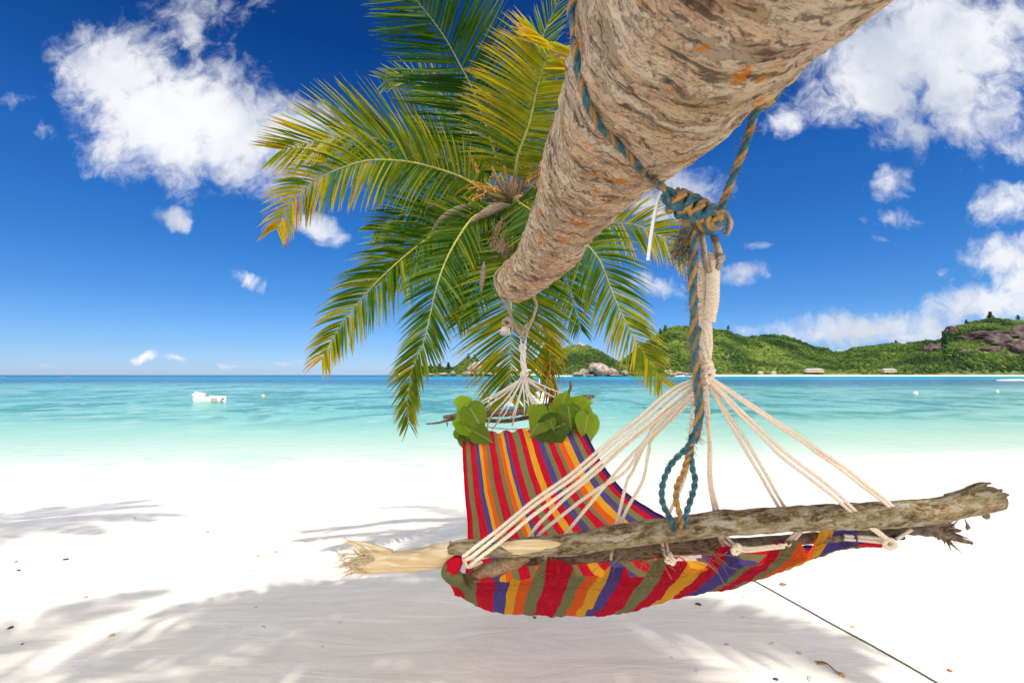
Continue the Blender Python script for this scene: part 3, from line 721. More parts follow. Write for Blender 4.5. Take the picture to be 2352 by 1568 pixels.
def cloth_pt(u, v):
    a, b_ = along(LL, v), along(RR, v); s_ = along(SG, v)
    q = a.lerp(b_, u); q.z -= s_ * (4 * u * (1 - u)) ** .85 * (1.25 - .5 * u)
    e = max(0, 1 - v / .07)
    th_ = tabh(u) - .004
    q.z += th_ * e ** 1.3; q.y -= (.010 + th_ * .15) * e
    e2 = max(0, 1 - (1 - v) / .035)
    q.z += (.018 * ftab(u) - .010) * e2
    # folds running lengthwise and small creases
    amp = .0045 * (.5 + .9 * max(0, 1 - v / .25)) 
    q.z += amp * noise.noise(Vector((u * 26 + 2 * v, v * 3.0, 1))) + .0045 * noise.noise(Vector((u * 46, v * 14, 4))) + .0050 * noise.noise(Vector((u * 13, v * 46, 11))) * (1 - .5 * v) + .0022 * noise.noise(Vector((u * 70, v * 80, 7))) + .010 * noise.noise(Vector((u * 6, v * 4, 9)))
    gath = sum(math.exp(-((u - c_) / .03) ** 2) for c_, w_, h_ in tabs[1:-1])
    q.y += .004 * gath * e * math.sin(u * 420)
    q.x += .004 * noise.noise(Vector((u * 8, v * 14, 20))) * (1 if .001 < v else .3)
    return q
mb = MB(); vs = []; tcv = []
for j in range(NV + 1):
    v = (j / NV) ** 1.35
    for i in range(NU + 1):
        u = i / NU; vs.append(cloth_pt(u, v)); tcv.append((u, v, 0))
fs = [(j * (NU + 1) + i, j * (NU + 1) + i + 1, (j + 1) * (NU + 1) + i + 1, (j + 1) * (NU + 1) + i) for j in range(NV) for i in range(NU)]
mb.add(vs, fs, tcv); cloth = mb.build('cloth', M['cloth'], ham)
# rolled edge of the cloth on both long sides
for u0, uc in ((0.0, .01), (1.0, .995)):
    mb = MB(); pth = [cloth_pt(u0, (j / 90) ** 1.2) for j in range(91)]
    mb.tube(pth, .0045, 7, jitter=.5); mb.tc = [(uc, 0.5, 0)] * len(mb.tc); mb.build('rolled_edge', M['cloth'], ham)
# red and olive corner of cloth gathered round the branch at the near left
mb = MB()
for k in range(9):
    f = k / 6; pth = V3(cat([P(1062 - 8 * f, 1278 + 4 * f, .93), P(1040 - 6 * f, 1300 + 6 * f, .925), P(1036 + 12 * f, 1326 + 5 * f, .94), P(1052 + 18 * f, 1352, .99)], 8))
    mb.tube(pth, [.006 + .010 * math.sin(math.pi * min(1, i / 20)) for i in range(len(pth))], 8, jitter=.25)
    uu = .005 if k < 4 else .03
    mb.tc[-len(pth) * 8:] = [(uu, .5, 0)] * (len(pth) * 8)
mb.build('gathered_corner', M['cloth'], ham)

# branches of the near spreader
def branch(name, pts, rads, material, parent, n=14, jitter=.16, label=None, extra=None, flat=1.0, knobs=0):
    c_ = cat([(*P(*q), r) for q, r in zip(pts, rads)], 14); pp = [Vector(q[:3]) for q in c_]; rr = [q[3] for q in c_]
    pp = [q + Vector((0, 0, .0025 * noise.noise(Vector((q.x * 14, 3, 1))))) for q in pp]
    mb = MB(); mb.tube(pp, rr, n, jitter=jitter, flat=flat)
    for _ in range(knobs):
        i = random.randrange(3, len(pp) - 3); a = random.uniform(0, 6.28); T, A, B = frames(pp)[i]; d = A * math.cos(a) + B * math.sin(a)
        mb.tube([pp[i] + d * rr[i] * .7, pp[i] + d * rr[i] * 1.25, pp[i] + d * rr[i] * 1.4], [rr[i] * .32, rr[i] * .24, rr[i] * .08], 7, jitter=.3)
    if extra: extra(mb, pp, rr)
    o = mb.build(name, material, parent)
    if label: o['label'] = label
    return o
def px(r, d=.94): return r / FPX * d
def jag(mb, pp, rr):
    e = pp[-1]; d = (pp[-1] - pp[-3]).normalized()
    for _ in range(16):
        a = random.uniform(0, 6.28); o = Vector((0, math.cos(a), math.sin(a))) * rr[-1] * random.uniform(.2, .95)
        mb.tube([e + o - d * .02, e + o + d * random.uniform(.0, .012)], [.006, .002], 5)
    q = P(2225, 1140, .93)
    mb.tube(V3(cat([P(2180, 1146, .94), P(2225, 1128, .935), P(2252, 1116, .93), P(2264, 1112, .93)], 6)), [.012, .011, .010, .010, .010, .009, .009, .009, .008, .008, .008, .007, .007, .006, .006, .005, .005, .004, .003], 8, jitter=.3)
    mb.tube([P(2248, 1113, .93), P(2276, 1109, .93)], [.005, .002], 6)
branch('spreader_branch', [(1030,1264,.93),(1060,1258,.93),(1180,1258,.93),(1300,1250,.932),(1420,1232,.935),(1560,1213,.94),(1700,1198,.94),(1850,1190,.94),(2000,1184,.94),(2100,1178,.94),(2180,1166,.935),(2240,1152,.93),(2290,1142,.93)],
       [px(q) for q in (9,17,20,23,25,27,27,28,29,28,27,28,25)], M['branch'], ham, 22, .13, 'thick blotched branch', jag, knobs=7)
# pale peeled face let into it, and the freshly split end on the left
c_ = cat([P(1090,1270,.926), P(1160,1260,.9165), P(1220,1253,.9135), P(1290,1249,.915)], 10)
mb = MB(); mb.tube(V3(c_), [.0008 + .0125 * math.sin(math.pi * (.04 + .96 * i / (len(c_) - 1)) ) ** .55 if i < len(c_) - 1 else .0006 for i in range(len(c_))], 10, flat=.25, up=(0, 0, 1)); mb.build('peeled_patch', M['peeled'], ham)
def splint(mb, pp, rr):
    for (a, b2, c2, r_) in [((905,1282,.955),(845,1268,.95),(788,1233,.945),.012),((900,1270,.955),(850,1252,.95),(800,1240,.945),.008),((850,1300,.96),(815,1302,.955),(790,1318,.95),.007),
                            ((860,1278,.955),(815,1285,.95),(806,1280,.95),.010),((850,1290,.96),(805,1294,.955),(775,1304,.95),.009),((820,1252,.95),(795,1246,.945),(776,1262,.94),.003),
                            ((840,1310,.96),(800,1318,.955),(780,1332,.95),.003),((830,1280,.95),(812,1262,.95),(795,1262,.95),.003)]:
        q = V3(cat([P(*a), P(*b2), P(*c2)], 6)); mb.tube(q, [max(.0006, r_ * (1 - (i / (len(q) - 1)) ** 1.4)) for i in range(len(q))], 7, flat=.6, jitter=.3)
    for _ in range(70):
        q = P(random.uniform(792, 860), random.uniform(1268, 1312), .945); d = Vector((-1, random.gauss(0, .2), random.gauss(0, .4))).normalized()
        mb.tube([q, q + d * .012, q + d * .025 + Vector((0, 0, random.gauss(0, .006)))], [.0012, .0009, .0003], 3)
branch('split_branch', [(815,1300,.96),(870,1294,.96),(960,1284,.957),(1040,1272,.955),(1110,1262,.955),(1200,1256,.957)], [px(q) for q in (14,21,25,25,18,12)], M['peeled'], ham, 18, .12, 'pale freshly split branch with splintered end', splint)
branch('spreader_branch', [(1078,1322,.975),(1115,1312,.975),(1150,1300,.975),(1190,1286,.98),(1212,1276,.985)], [px(q) for q in (9,17,19,16,11)], M['rough_branch'], ham, 14, .35, 'short rough brown branch stub')
branch('spreader_branch', [(1200,1288,.99),(1290,1284,.99),(1400,1274,.99),(1480,1266,.99),(1560,1256,.99),(1700,1248,.99),(1850,1237,.985),(1960,1228,.985),(2060,1221,.985),(2090,1212,.985)],
       [px(q) for q in (10,13,15,17,16,14,12,11,11,5)], M['dark_branch'], ham, 14, .25, 'dark rough branch behind the thick one', knobs=5)
def shred(mb, pp, rr):
    for _ in range(90):
        q = P(random.gauss(2165, 10), random.gauss(1224, 8), 1.0); d = Vector((random.uniform(-.1, 1), random.gauss(0, .3), random.gauss(.35, .6))).normalized()
        l = random.uniform(.008, .035); mb.tube([q, q + d * l * .5, q + d * l + Vector((0, 0, -.004))], [.003, .002, .0004], 4)
    mb.tube(V3(cat([P(2140,1214,1.), P(2155,1200,1.), P(2150,1192,1.)], 4)), [.008]*8 + [.003], 6, jitter=.4)
    mb.tube([P(2216,1192,1.), P(2220,1200,1.), P(2224,1212,1.), P(2221,1217,1.)], [.0015, .002, .006, .001], 6, flat=.4)
branch('spreader_branch', [(2040,1222,1.0),(2100,1219,1.0),(2140,1220,1.0),(2180,1230,1.0),(2232,1246,1.0)], [px(q, 1) for q in (6,9,12,8,4)], M['dark_branch'], ham, 12, .3, 'thin branch with shredded end at the right', shred)
mb = MB()
for _ in range(230):
    q = P(random.uniform(1410, 1630), random.uniform(1252, 1276), .978) ; d = Vector((random.choice((-1, 1)), random.gauss(0, .25), random.gauss(0, .22))).normalized(); pth = [q]
    for s_ in range(6): d = (d + Vector((0, random.gauss(0, .25), random.gauss(0, .25)))).normalized(); pth.append(pth[-1] + d * .011)
    mb.tube(pth, .0006, 3, cap=False)
mb.build('bark_fibre', M['fibre'], ham)

# near cords: fan from the knot to the branches and hem
cords = [
 [(1612,868,.93),(1560,895,.925),(1490,950,.92),(1330,1085,.905),(1180,1200,.90),(1090,1272,.90),(1068,1284,.915)],
 [(1614,872,.925),(1565,905,.92),(1495,962,.915),(1340,1095,.90),(1190,1212,.895),(1105,1276,.90),(1080,1296,.92)],
 [(1612,866,.935),(1555,887,.93),(1482,943,.925),(1320,1080,.91),(1170,1195,.905),(1078,1266,.905),(1062,1278,.92)],
 [(1613,874,.93),(1570,915,.93),(1500,968,.93),(1380,1075,.935),(1290,1150,.94),(1218,1228,.955),(1214,1270,.975)],
 [(1612,876,.935),(1566,925,.935),(1505,975,.94),(1440,1080,.945),(1360,1130,.95),(1240,1226,.965),(1245,1262,.98)],
 [(1614,878,.935),(1572,922,.94),(1510,985,.94),(1420,1080,.945),(1360,1150,.95),(1298,1226,.965)],
 [(1615,878,.94),(1560,930,.95),(1508,965,.95),(1490,1000,.95),(1455,1080,.955),(1438,1110,.955),(1415,1204,.97),(1404,1285,.98)],
 [(1615,880,.94),(1570,935,.95),(1500,1005,.95),(1490,1040,.95),(1475,1105,.955),(1440,1165,.96),(1424,1204,.97)],
 [(1612,880,.95),(1590,940,.96),(1580,1060,.965),(1568,1110,.965),(1545,1165,.97),(1528,1195,.975)],
 [(1618,880,.93),(1620,920,.935),(1628,1020,.945),(1630,1110,.95),(1640,1180,.965),(1652,1232,.975),(1662,1258,.975)],
 [(1622,878,.93),(1626,930,.935),(1632,1040,.945),(1636,1120,.95),(1650,1180,.965)],
 [(1622,876,.935),(1660,940,.94),(1700,1010,.95),(1735,1070,.955),(1790,1162,.97)],
 [(1626,876,.935),(1668,940,.94),(1712,1008,.95),(1750,1072,.955),(1804,1164,.97)],
 [(1625,872,.93),(1680,930,.93),(1750,1005,.93),(1800,1055,.93),(1880,1115,.925),(1990,1205,.925),(2040,1240,.94)],
 [(1628,872,.93),(1690,930,.93),(1760,1000,.93),(1812,1048,.93),(1892,1108,.925),(2000,1205,.925),(2046,1242,.94)],
 [(1630,870,.93),(1730,938,.93),(1860,1025,.93),(1960,1100,.925),(2060,1180,.93),(2084,1206,.95)],
 [(1632,868,.93),(1740,938,.93),(1868,1022,.93),(1972,1098,.925),(2068,1180,.93),(2090,1208,.95)],
 # short lengths under the branch
 [(1520,1238,.975),(1524,1262,.97),(1532,1284,.955)],[(1530,1238,.975),(1534,1262,.97),(1540,1286,.955)],
 [(1535,1284,.955),(1560,1286,.955),(1600,1284,.955)],[(1540,1278,.957),(1565,1281,.957),(1612,1277,.957)],
 [(1655,1230,.97),(1668,1248,.965),(1688,1260,.955)],[(1665,1228,.97),(1678,1244,.965),(1694,1256,.955)],
 [(1685,1262,.955),(1720,1264,.955),(1800,1256,.955)],[(1690,1255,.957),(1730,1258,.957),(1806,1250,.957)],
 [(1836,1212,.975),(1818,1232,.97),(1802,1250,.965)],[(1846,1212,.975),(1828,1234,.97),(1808,1254,.965)],
 [(2044,1240,.945),(2000,1234,.96),(1940,1228,.97)],[(2048,1248,.945),(2000,1242,.96),(1940,1236,.97)],[(2092,1216,.96),(2072,1230,.955),(2058,1238,.955)],
 [(1064,1284,.92),(1074,1300,.935),(1092,1296,.95),(1108,1288,.955)]]
for c_ in cords:
    w_ = [P(*q) for q in c_]
    w_ = [Vector(q) for q in cat(w_, 8)]
    w_ = [q + Vector((noise.noise(q * 14), 0, noise.noise(q * 14 + Vector((5, 5, 5))))) * .0028 for q in w_]
    mb = MB(); rope(mb, w_, .0033, .017, 3, n=6); mb.build('cord', M['cord'], ham)
def knot(mb, c, rr, tr, seed, mi=0, n=3):
    """a lump of rope turns about a centre"""
    rd = random.Random(seed)
    for k in range(n):
        ax = Vector((rd.gauss(0, 1), rd.gauss(0, 1), rd.gauss(0, 1))).normalized(); a = ax.orthogonal().normalized(); b_ = ax.cross(a)
        pts = [c + (a * math.cos(q) + b_ * math.sin(q)) * rr * (1 + .15 * math.sin(2 * q + k)) + ax * rr * .35 * math.sin(q * .5) for q in np.linspace(0, 2 * math.pi * 1.05, 22)]
        rope(mb, pts, tr, tr * 5, 3, (mi,) if isinstance(mi, int) else mi)
mb = MB()
for i, c_ in enumerate([P(1690,1260,.952), P(2044,1248,.94), P(1540,1283,.955), P(1612,868,.93)]): mb = MB(); knot(mb, c_, .008, .004, i); mb.build('cord_knot', M['cord'], ham)
# whipped loop above the fan
def whip(mb, pts, core, wr, pitch):
    pts = resample(V3(cat(pts, 10)), .002); fr = frames(pts); l = 0; out = []
    mb.tube(pts, core, 10)
    for i, q in enumerate(pts[:-1]):
        st = (pts[i + 1] - q)
        for k in range(4):
            f = k / 4; l_ = l + st.length * f; a = 2 * math.pi * l_ / pitch; T, A, B = fr[i]
            out.append(q + st * f + (A * math.cos(a) + B * math.sin(a)) * (core + wr * .3))
        l += st.length
    mb.tube(out, wr, 5)
mb = MB()
whip(mb, [P(1636,598,.915), P(1638,640,.92), P(1636,690,.925), P(1628,738,.93)], .0100, .0026, .0046)
whip(mb, [P(1616,615,.945), P(1613,660,.945), P(1611,710,.94), P(1618,745,.935)], .0082, .0025, .0046)
whip(mb, [P(1618,612,.94), P(1622,598,.93), P(1632,592,.92), P(1638,602,.915)], .0090, .0025, .0046)
mb.build('whipped_loop', M['cord'], ham)
mb = MB()
for k in range(6):
    a = k * 1.05
    pts = []
    for i, (x, y) in enumerate([(1622,735),(1624,760),(1621,790),(1619,820),(1620,848),(1618,872)]):
        ph = a + i * .9; r_ = 7 + 4 * (i in (2, 3)); pts.append(P(x + r_ * math.cos(ph), y, .932 + .008 * math.sin(ph)))
    rope(mb, V3(cat(pts, 8)), .0046, .020, 3)
for i in range(3): knot(mb, P(1620, 840 + 12 * i, .93), .0125, .0046, 30 + i, n=2)
mb.build('braided_neck', M['cord'], ham)

# far end of the hammock
FD = 2.86
def far_twigs(mb, pp, rr):
    pass
branch('spreader_branch', [(1018,958,2.84),(1060,953,2.84),(1130,950,2.84),(1200,944,2.84),(1250,935,2.84),(1310,922,2.84),(1345,914,2.84),(1366,909,2.84)], [px(q, 2.84) for q in (4,6,8,8,8,8,8,3)], M['dark_branch'], ham, 10, .25, 'dark branch spreading the far end')
def tw(mb, pp, rr):
    mb.tube(V3(cat([P(1308,922,2.85), P(1307,900,2.85), P(1311,888,2.85), P(1310,872,2.85)], 4)), [.008]*12 + [.006], 6, jitter=.3)
    mb.tube([P(1024,966,2.87), P(1028,974,2.87), P(1026,980,2.87)], [.005, .004, .002], 5)
branch('spreader_branch', [(979,973,2.88),(1010,970,2.88),(1040,963,2.88),(1090,964,2.88),(1150,967,2.88),(1195,962,2.88),(1240,950,2.88),(1300,940,2.88)], [px(q, 2.88) for q in (1.5,2.5,3.5,4,4.5,4.5,4,4)], M['dark_branch'], ham, 8, .3, 'thin twiggy branch at the far end', tw)
for tx, ty, mx_, my in [(1103,924,1060,955),(1112,940,1120,962),(1106,932,1094,975),(1128,955,1118,985),(1152,945,1140,972),(1160,950,1130,985),(1180,948,1172,962),(1184,948,1176,978),(1205,946,1200,955),(1217,946,1216,956),(1226,945,1222,975),(1231,944,1230,956),(1236,943,1216,985),(1240,940,1262,966),(1292,924,1300,940),(1300,930,1290,960),(1325,916,1330,930)]:
    st = P(1203 + random.uniform(-5, 5), 862 + random.uniform(-4, 8), 2.82); mdp = P((1203 + tx) / 2 + random.uniform(-2, 2), (862 + ty) / 2 + 4, 2.83)
    mb = MB(); rope(mb, V3(cat([st, mdp, P(tx, ty, 2.82), P(mx_, my, 2.86)], 8)), .0048, .03, 3, n=4); mb.build('cord', M['cord_far'], ham)
mb = MB(); rope(mb, V3(cat([P(1118,980,2.87), P(1150,984,2.87), P(1190,985,2.87), P(1230,982,2.87)], 8)), .0045, .03, 3, n=4); mb.build('cord', M['cord_far'], ham)
mb = MB()
for k in range(4):
    pts = []
    for i, (x, y) in enumerate([(1200,800),(1202,812),(1201,826),(1203,840),(1205,850),(1203,862)]):
        ph = k * 1.57 + i * 1.1; pts.append(P(x + 4 * math.cos(ph), y, 2.8 + .012 * math.sin(ph)))
    rope(mb, V3(cat(pts, 6)), .008, .05, 3, n=5)
knot(mb, P(1204, 858, 2.8), .018, .007, 4)
mb.tube(V3(cat([P(1196,802,2.8), P(1197,794,2.8), P(1204,793,2.8), P(1205,803,2.8)], 5)), .011, 8)
mb.build('braided_neck', M['cord_far'], ham)

# ------------------------------------------------------------------ ropes and hooks
# blue and yellow rope: over the trunk, knotted, long tail
def closest_on_trunk(px_, py_):
    d = pdir(px_, py_).normalized(); best = None
    for i in range(60, len(TP)):
        for j in range(0, NS, 2):
            a = 2 * math.pi * j / NS; q = tsurf(i, a, .009); v = q - CAM
            if v.y < .3: continue
            e = (v - d * v.dot(d)).length / v.length
            if best is None or e < best[0]: best = (e, i, a, q)
    return best
def nearest_param(pt, lo=60):
    best = None
    for i in range(lo, len(TP)):
        if (TP[i] - pt).length > .4: continue
        for j in range(NS):
            a = 2 * math.pi * j / NS; e = (tsurf(i, a, .009) - pt).length
            if best is None or e < best[0]: best = (e, i, a)
    return best
left = [hit(*q) for q in [(1500,412),(1470,384),(1435,348),(1400,312),(1368,276),(1345,225),(1330,172),(1322,120),(1318,70),(1318,25)]]
left = [q for q in left if q is not None]
e, i1, a1 = nearest_param(left[-1]); e, i2, a2, q2 = closest_on_trunk(1737, 262)
# walk from a1 over the top of the trunk (angle 0 is up) to a2
a1w = (a1 + math.pi) % (2 * math.pi) - math.pi; a2w = (a2 + math.pi) % (2 * math.pi) - math.pi
if abs(a1w) > math.pi * .95: pass
top = []
for k in range(1, 15):
    f = k / 15; i_ = int(round(i1 + (i2 - i1) * f)); top.append(tsurf(i_, a1w + (a2w - a1w) * f, .009))
KD = .89
ropeA = V3(cat([P(1590,478,KD - .02), P(1545,452,KD - .01)], 4)) + V3(cat(list(reversed([P(1520,430,KD)] [:1])) + left[:1], 4))
brope = empty('knotted_rope', tuple(P(1600, 480, KD)), label='frayed blue and yellow rope looped over the trunk, knotted, its tail hanging down', cat_='rope')
RM = [M['rope_blue'], M['rope_yellow'], M['rope_dull']]
full = [P(1600,482,KD), P(1560,458,KD), P(1523,432,KD)] + left + top + [q2, P(1722,305,.84 + .02), P(1702,360,.86), P(1680,415,.875), P(1655,482,KD)]
mb = MB(); rope(mb, V3(cat(full, 5)), .0072, .060, 4, (0, 2, 1, 0), 7, 900, .016, (0, 1, 2, 2)); mb.build('loop', RM, brope)
mb = MB()
for dd_, pts in [(0, [(1524,448),(1531,457),(1559,476),(1588,500),(1610,516),(1632,531)]), (.008, [(1530,440),(1545,445),(1566,458),(1596,474),(1625,487),(1652,500)]), (-.008, [(1545,468),(1572,480),(1598,492),(1622,505),(1640,520),(1652,512),(1656,497),(1645,486)]),
                 (.016, [(1575,448),(1600,458),(1622,470),(1640,484)])]:
    rope(mb, V3(cat([P(x, y, KD - .02 + dd_) for x, y in pts], 6)), .0092, .050, 3, (0, 0, 1) if dd_ < .01 else (2, 1, 0), 8, 45, .014, (0, 1, 2))
for k in range(5):   # turns round the bundle
    f = k / 4; c_ = P(1546 + 84 * f, 458 + 46 * f, KD - .015); T = Vector((.86, 0, -.5)); A = Vector((.5, 0, .86)); B = Vector((0, 1, 0))
    pts = [c_ + (A * math.cos(q) * .019 + B * math.sin(q) * .021) + T * .010 * (q / 6.28) for q in np.linspace(0, 2 * math.pi, 20)]
    rope(mb, pts, .0078, .045, 3, (0, 1, 0) if k % 2 else (1, 0, 2), 7, 20, .015, (1, 2))
for k in range(2): 
    c_ = P(1640 + 4 * k, 505, KD - .035 + .01 * k); pts = [c_ + Vector((math.cos(q) * .013, 0, math.sin(q) * .013)) for q in np.linspace(0, 6.6, 20)]
    rope(mb, pts, .0066, .040, 3, (0, 2, 1), 7)
mb.build('knot', RM, brope)
mb = MB()    # frayed short end
for k in range(5): rope(mb, V3(cat([P(1568 + 4 * k, 486, KD - .01), P(1574 + 3 * k, 515, KD - .015), P(1568 + 4 * k, 545, KD), P(1545 + 7 * k, 585 - 2 * k, KD)], 6)), .0058, .04, 3, (0, 2, 1) if k % 2 else (2, 0, 2), 5, 60, .022, (0, 1, 2))
for _ in range(130):
    q = P(random.gauss(1568, 6), random.uniform(525, 595), KD + random.gauss(0, .01)); d = Vector((random.gauss(-.3, .6), random.gauss(0, .5), random.gauss(-.7, .4))).normalized(); pth = [q]
    for s_ in range(4): d = (d + Vector((random.gauss(0, .4), random.gauss(0, .4), random.gauss(-.1, .4)))).normalized(); pth.append(pth[-1] + d * .007)
    mb.tube(pth, .0006, 3, random.choice((0, 0, 1, 2)), cap=False)
mb.build('frayed_end', RM, brope)
mb = MB()
tail = [(1598,525,.88),(1594,560,.88),(1591,610,.885),(1591,660,.89),(1594,720,.895),(1594,780,.90),(1598,840,.905),(1603,890,.905),(1607,940,.905),(1602,985,.905),(1592,1015,.905)]
rope(mb, V3(cat([P(*q) for q in tail], 8)), .0078, .085, 4, (0, 1, 0, 2), 7, 520, .018, (0, 1, 2, 2)); mb.build('tail', RM, brope)
for mi_, pts in [(0, [(1594,1005),(1572,1035),(1545,1060),(1527,1095),(1519,1130),(1526,1165),(1538,1188),(1547,1206)]), (1, [(1592,1010),(1580,1050),(1570,1085),(1556,1115),(1553,1150),(1562,1185),(1568,1212)]), (0, [(1590,1000),(1586,1030),(1590,1070),(1596,1105),(1588,1145),(1576,1180),(1572,1200)])]:
    mb = MB(); c_ = V3(cat([P(x, y, .90) for x, y in pts], 8)); c_ = resample(c_, .004); c_ = [q + Vector((noise.noise(q * 60), 0, 0)) * .0016 for q in c_]
    rope(mb, c_, .0056, .03, 2, (mi_,), 6, 110, .012, (mi_, 2))
    e_ = c_[-1]
    for _ in range(40):
        d = Vector((random.gauss(0, .3), random.gauss(0, .3), -1)).normalized(); mb.tube([e_, e_ + d * random.uniform(.006, .014)], [.0016, .0005], 4, mi_)
    o = mb.build('unlaid_strand', RM, brope)
# steel hook and clip the white loop hangs from
clip = empty('steel_clip', tuple(P(1630, 600, .9)), label='rusty steel clip with its gate broken open, hanging from the blue and yellow knot', cat_='clip')
mb = MB(); mb.tube(V3(cat([P(1600,495,.905), P(1625,482,.90), P(1645,480,.895), P(1664,490,.89), P(1675,508,.885), P(1675,520,.885), P(1669,538,.885)], 8)), [.0066] * 43 + [.0058] * 6, 12)
mb.tube([P(1668,533,.885), P(1659,530,.885)], [.004, .003], 8); mb.build('hook', M['steel'], clip)
mb = MB(); mb.tube(V3(cat([P(1608,500,.90), P(1611,535,.90), P(1617,570,.90), P(1620,600,.902), P(1626,618,.91), P(1640,620,.915), P(1651,610,.905), P(1655,590,.90)], 8)), .0062, 12); mb.build('body', M['steel'], clip)
mb = MB(); mb.tube([P(1642,541,.90), P(1655,590,.90)], [.0058, .0062], 10, flat=1.0); mb.tube([P(1632,530,.905), P(1646,588,.905)], .0034, 8); mb.box(P(1655,592,.90), (.014, .014, .010)); mb.build('gate', M['steel'], clip)
# white plastic tie beside the knot
mb = MB(); mb.tube(V3(cat([P(1521,440,.885), P(1512,460,.885), P(1502,500,.885), P(1494,550,.885), P(1488,598,.885)], 8)), .0034, 6, flat=.45, up=(1, 0, 0))
tag(mb.build('cable_tie', M['plastic'], None), 'white plastic tie strip sticking out of the blue and yellow knot', 'cable tie')

# tan rope at the far end of the trunk
trope = empty('tan_rope', tuple(P(1195, 740, 2.75)), label='weathered tan rope looped round the narrow far end of the trunk', cat_='rope')
ia, aa = nearest_param(P(1160, 688, 2.62), 40)[1:] if False else (0, 0)
def ring_at(depth):
    return min(range(len(TP)), key=lambda i: abs(TP[i].y - depth) + (0 if TP[i].z < 2.1 else 9))
ir = ring_at(2.62)
topr = [tsurf(ir, a, .008) for a in np.linspace(-1.9, 1.9, 18)]
if topr[0].x > topr[-1].x: topr.reverse()
full = [P(1205,772,2.72), P(1196,768,2.72), P(1184,755,2.72), P(1176,735,2.72), P(1170,715,2.70)] + topr + [P(1232,700,2.70), P(1226,725,2.71), P(1215,750,2.72), P(1207,772,2.72)]
mb = MB(); rope(mb, V3(cat(full, 5)), .0085, .05, 3, n=5); mb.build('loop', M['tan_rope'], trope)
mb = MB(); knot(mb, P(1166,740,2.71), .022, .009, 7, n=4); knot(mb, P(1172,752,2.71), .015, .008, 9, n=2); mb.build('knot', M['tan_rope'], trope); mb = MB()
knot(mb, P(1203,768,2.72), .018, .008, 11, n=3); knot(mb, P(1210,752,2.72), .014, .008, 12, n=3); mb.build('knot', M['tan_rope'], trope)
mb = MB()
for _ in range(60):
    q = P(1163 + random.gauss(0, 3), 750, 2.70); d = Vector((random.gauss(-.35, .3), random.gauss(0, .2), -1)).normalized(); l = random.uniform(.03, .055)
    mb.tube([q, q + d * l * .5, q + d * l + Vector((random.gauss(0, .006), 0, 0))], [.004, .0035, .002], 4)
mb.build('frayed_end', M['cord_far'], trope)
mb = MB(); mb.tube(V3(cat([P(1199,798,2.74), P(1196,780,2.74), P(1199,770,2.74), P(1205,770,2.74), P(1208,782,2.74), P(1203,798,2.74), P(1199,798,2.74)], 8)), .0045, 8)
tag(mb.build('snap_hook', M['steel_clean']), 'small grey steel snap hook joining tan rope and white cords at the far end', 'snap hook')

# ------------------------------------------------------------------ leaf sprigs tied to the far branch
HO = [(0,0),(.05,-.05),(.14,-.105),(.26,-.11),(.38,-.03),(.46,.10),(.485,.25),(.45,.41),(.37,.56),(.27,.69),(.165,.80),(.08,.89),(.03,.96),(0,1.04)]
HR = [tuple(q) for q in cat(HO, 3)]
HO = HR + [(-x, y) for x, y in reversed(HR[1:-1])]
def heart(mb, c, size, rot, nrm, tint_, fold=.25, curl=.22):
    """heart shaped leaf: c its stalk end, rot the way its tip points, nrm its facing"""
    N = Vector(nrm).normalized(); up = Vector((math.sin(R(rot)), 0, math.cos(R(rot)))); Y_ = (up - N * up.dot(N)).normalized(); X_ = Y_.cross(N)
    ph = random.random() * 6; vs = []; tc_ = []; K = 7; n_ = len(HO)
    def pt(x, y):
        z = fold * abs(x) * .5 - curl * (y - .3) ** 2 + .035 * math.sin(y * 7 + ph + 3 * abs(x)) * abs(x) * 2.5
        vs.append(c + (X_ * x + Y_ * y + N * z) * size); tc_.append((x * 2, y, tint_))
    pt(0, .34)
    for k in range(1, K + 1):
        for x, y in HO: f = k / K; pt(x * f, .34 + (y - .34) * f)
    fs = [(0, 1 + j, 1 + (j + 1) % n_) for j in range(n_)]
    fs += [(1 + (k - 1) * n_ + j, 1 + k * n_ + j, 1 + k * n_ + (j + 1) % n_, 1 + (k - 1) * n_ + (j + 1) % n_) for k in range(1, K) for j in range(n_)]
    mb.add(vs, fs, tc_)
def sprig(name, label, stem_pts, leaves, d0):
    o = empty(name, tuple(P(*stem_pts[0], d0)), label=label, cat_='leafy sprig', group='leafy sprigs tied to the far spreader branch')
    mb = MB(); mb.tube(V3(cat([P(x, y, d0) for x, y in stem_pts], 6)), .005, 6); st = mb.build('stem', M['dark_branch'], o)
    for (x, y, s_, rot, nr, ti, dd_) in leaves:
        mb = MB(); c_ = P(x, y + 12, d0 + dd_); heart(mb, c_, .78 * s_ / FPX * d0, rot, nr, ti + .08)
        mb.tube([c_, c_ + Vector((0, .01, 0)) + (P(*stem_pts[len(stem_pts) // 2], d0) - c_) * .5], .002, 4); mb.build('leaf', M['leaf'], o)
sprig('leafy_sprig', 'sprig of broad heart shaped green leaves at the left end of the far branch', [(1060,968),(1075,955),(1090,950)],
 [(1050,920,52,55,(-.2,-1,.6),.75,-.02),(1078,922,82,150,(.2,-1,.3),.35,-.05),(1084,918,60,235,(-.3,-1,.5),.55,-.01),(1046,950,42,120,(-.3,-1,.4),.6,-.03),(1060,955,62,145,(.1,-1,.5),.5,-.06),
  (1052,975,40,150,(-.2,-1,.1),.3,-.04),(1088,978,62,120,(.1,-1,.4),.25,-.08),(1070,985,56,165,(.1,-1,.1),.15,-.06),(1100,985,46,118,(.3,-1,.3),.2,-.07)], 2.80)
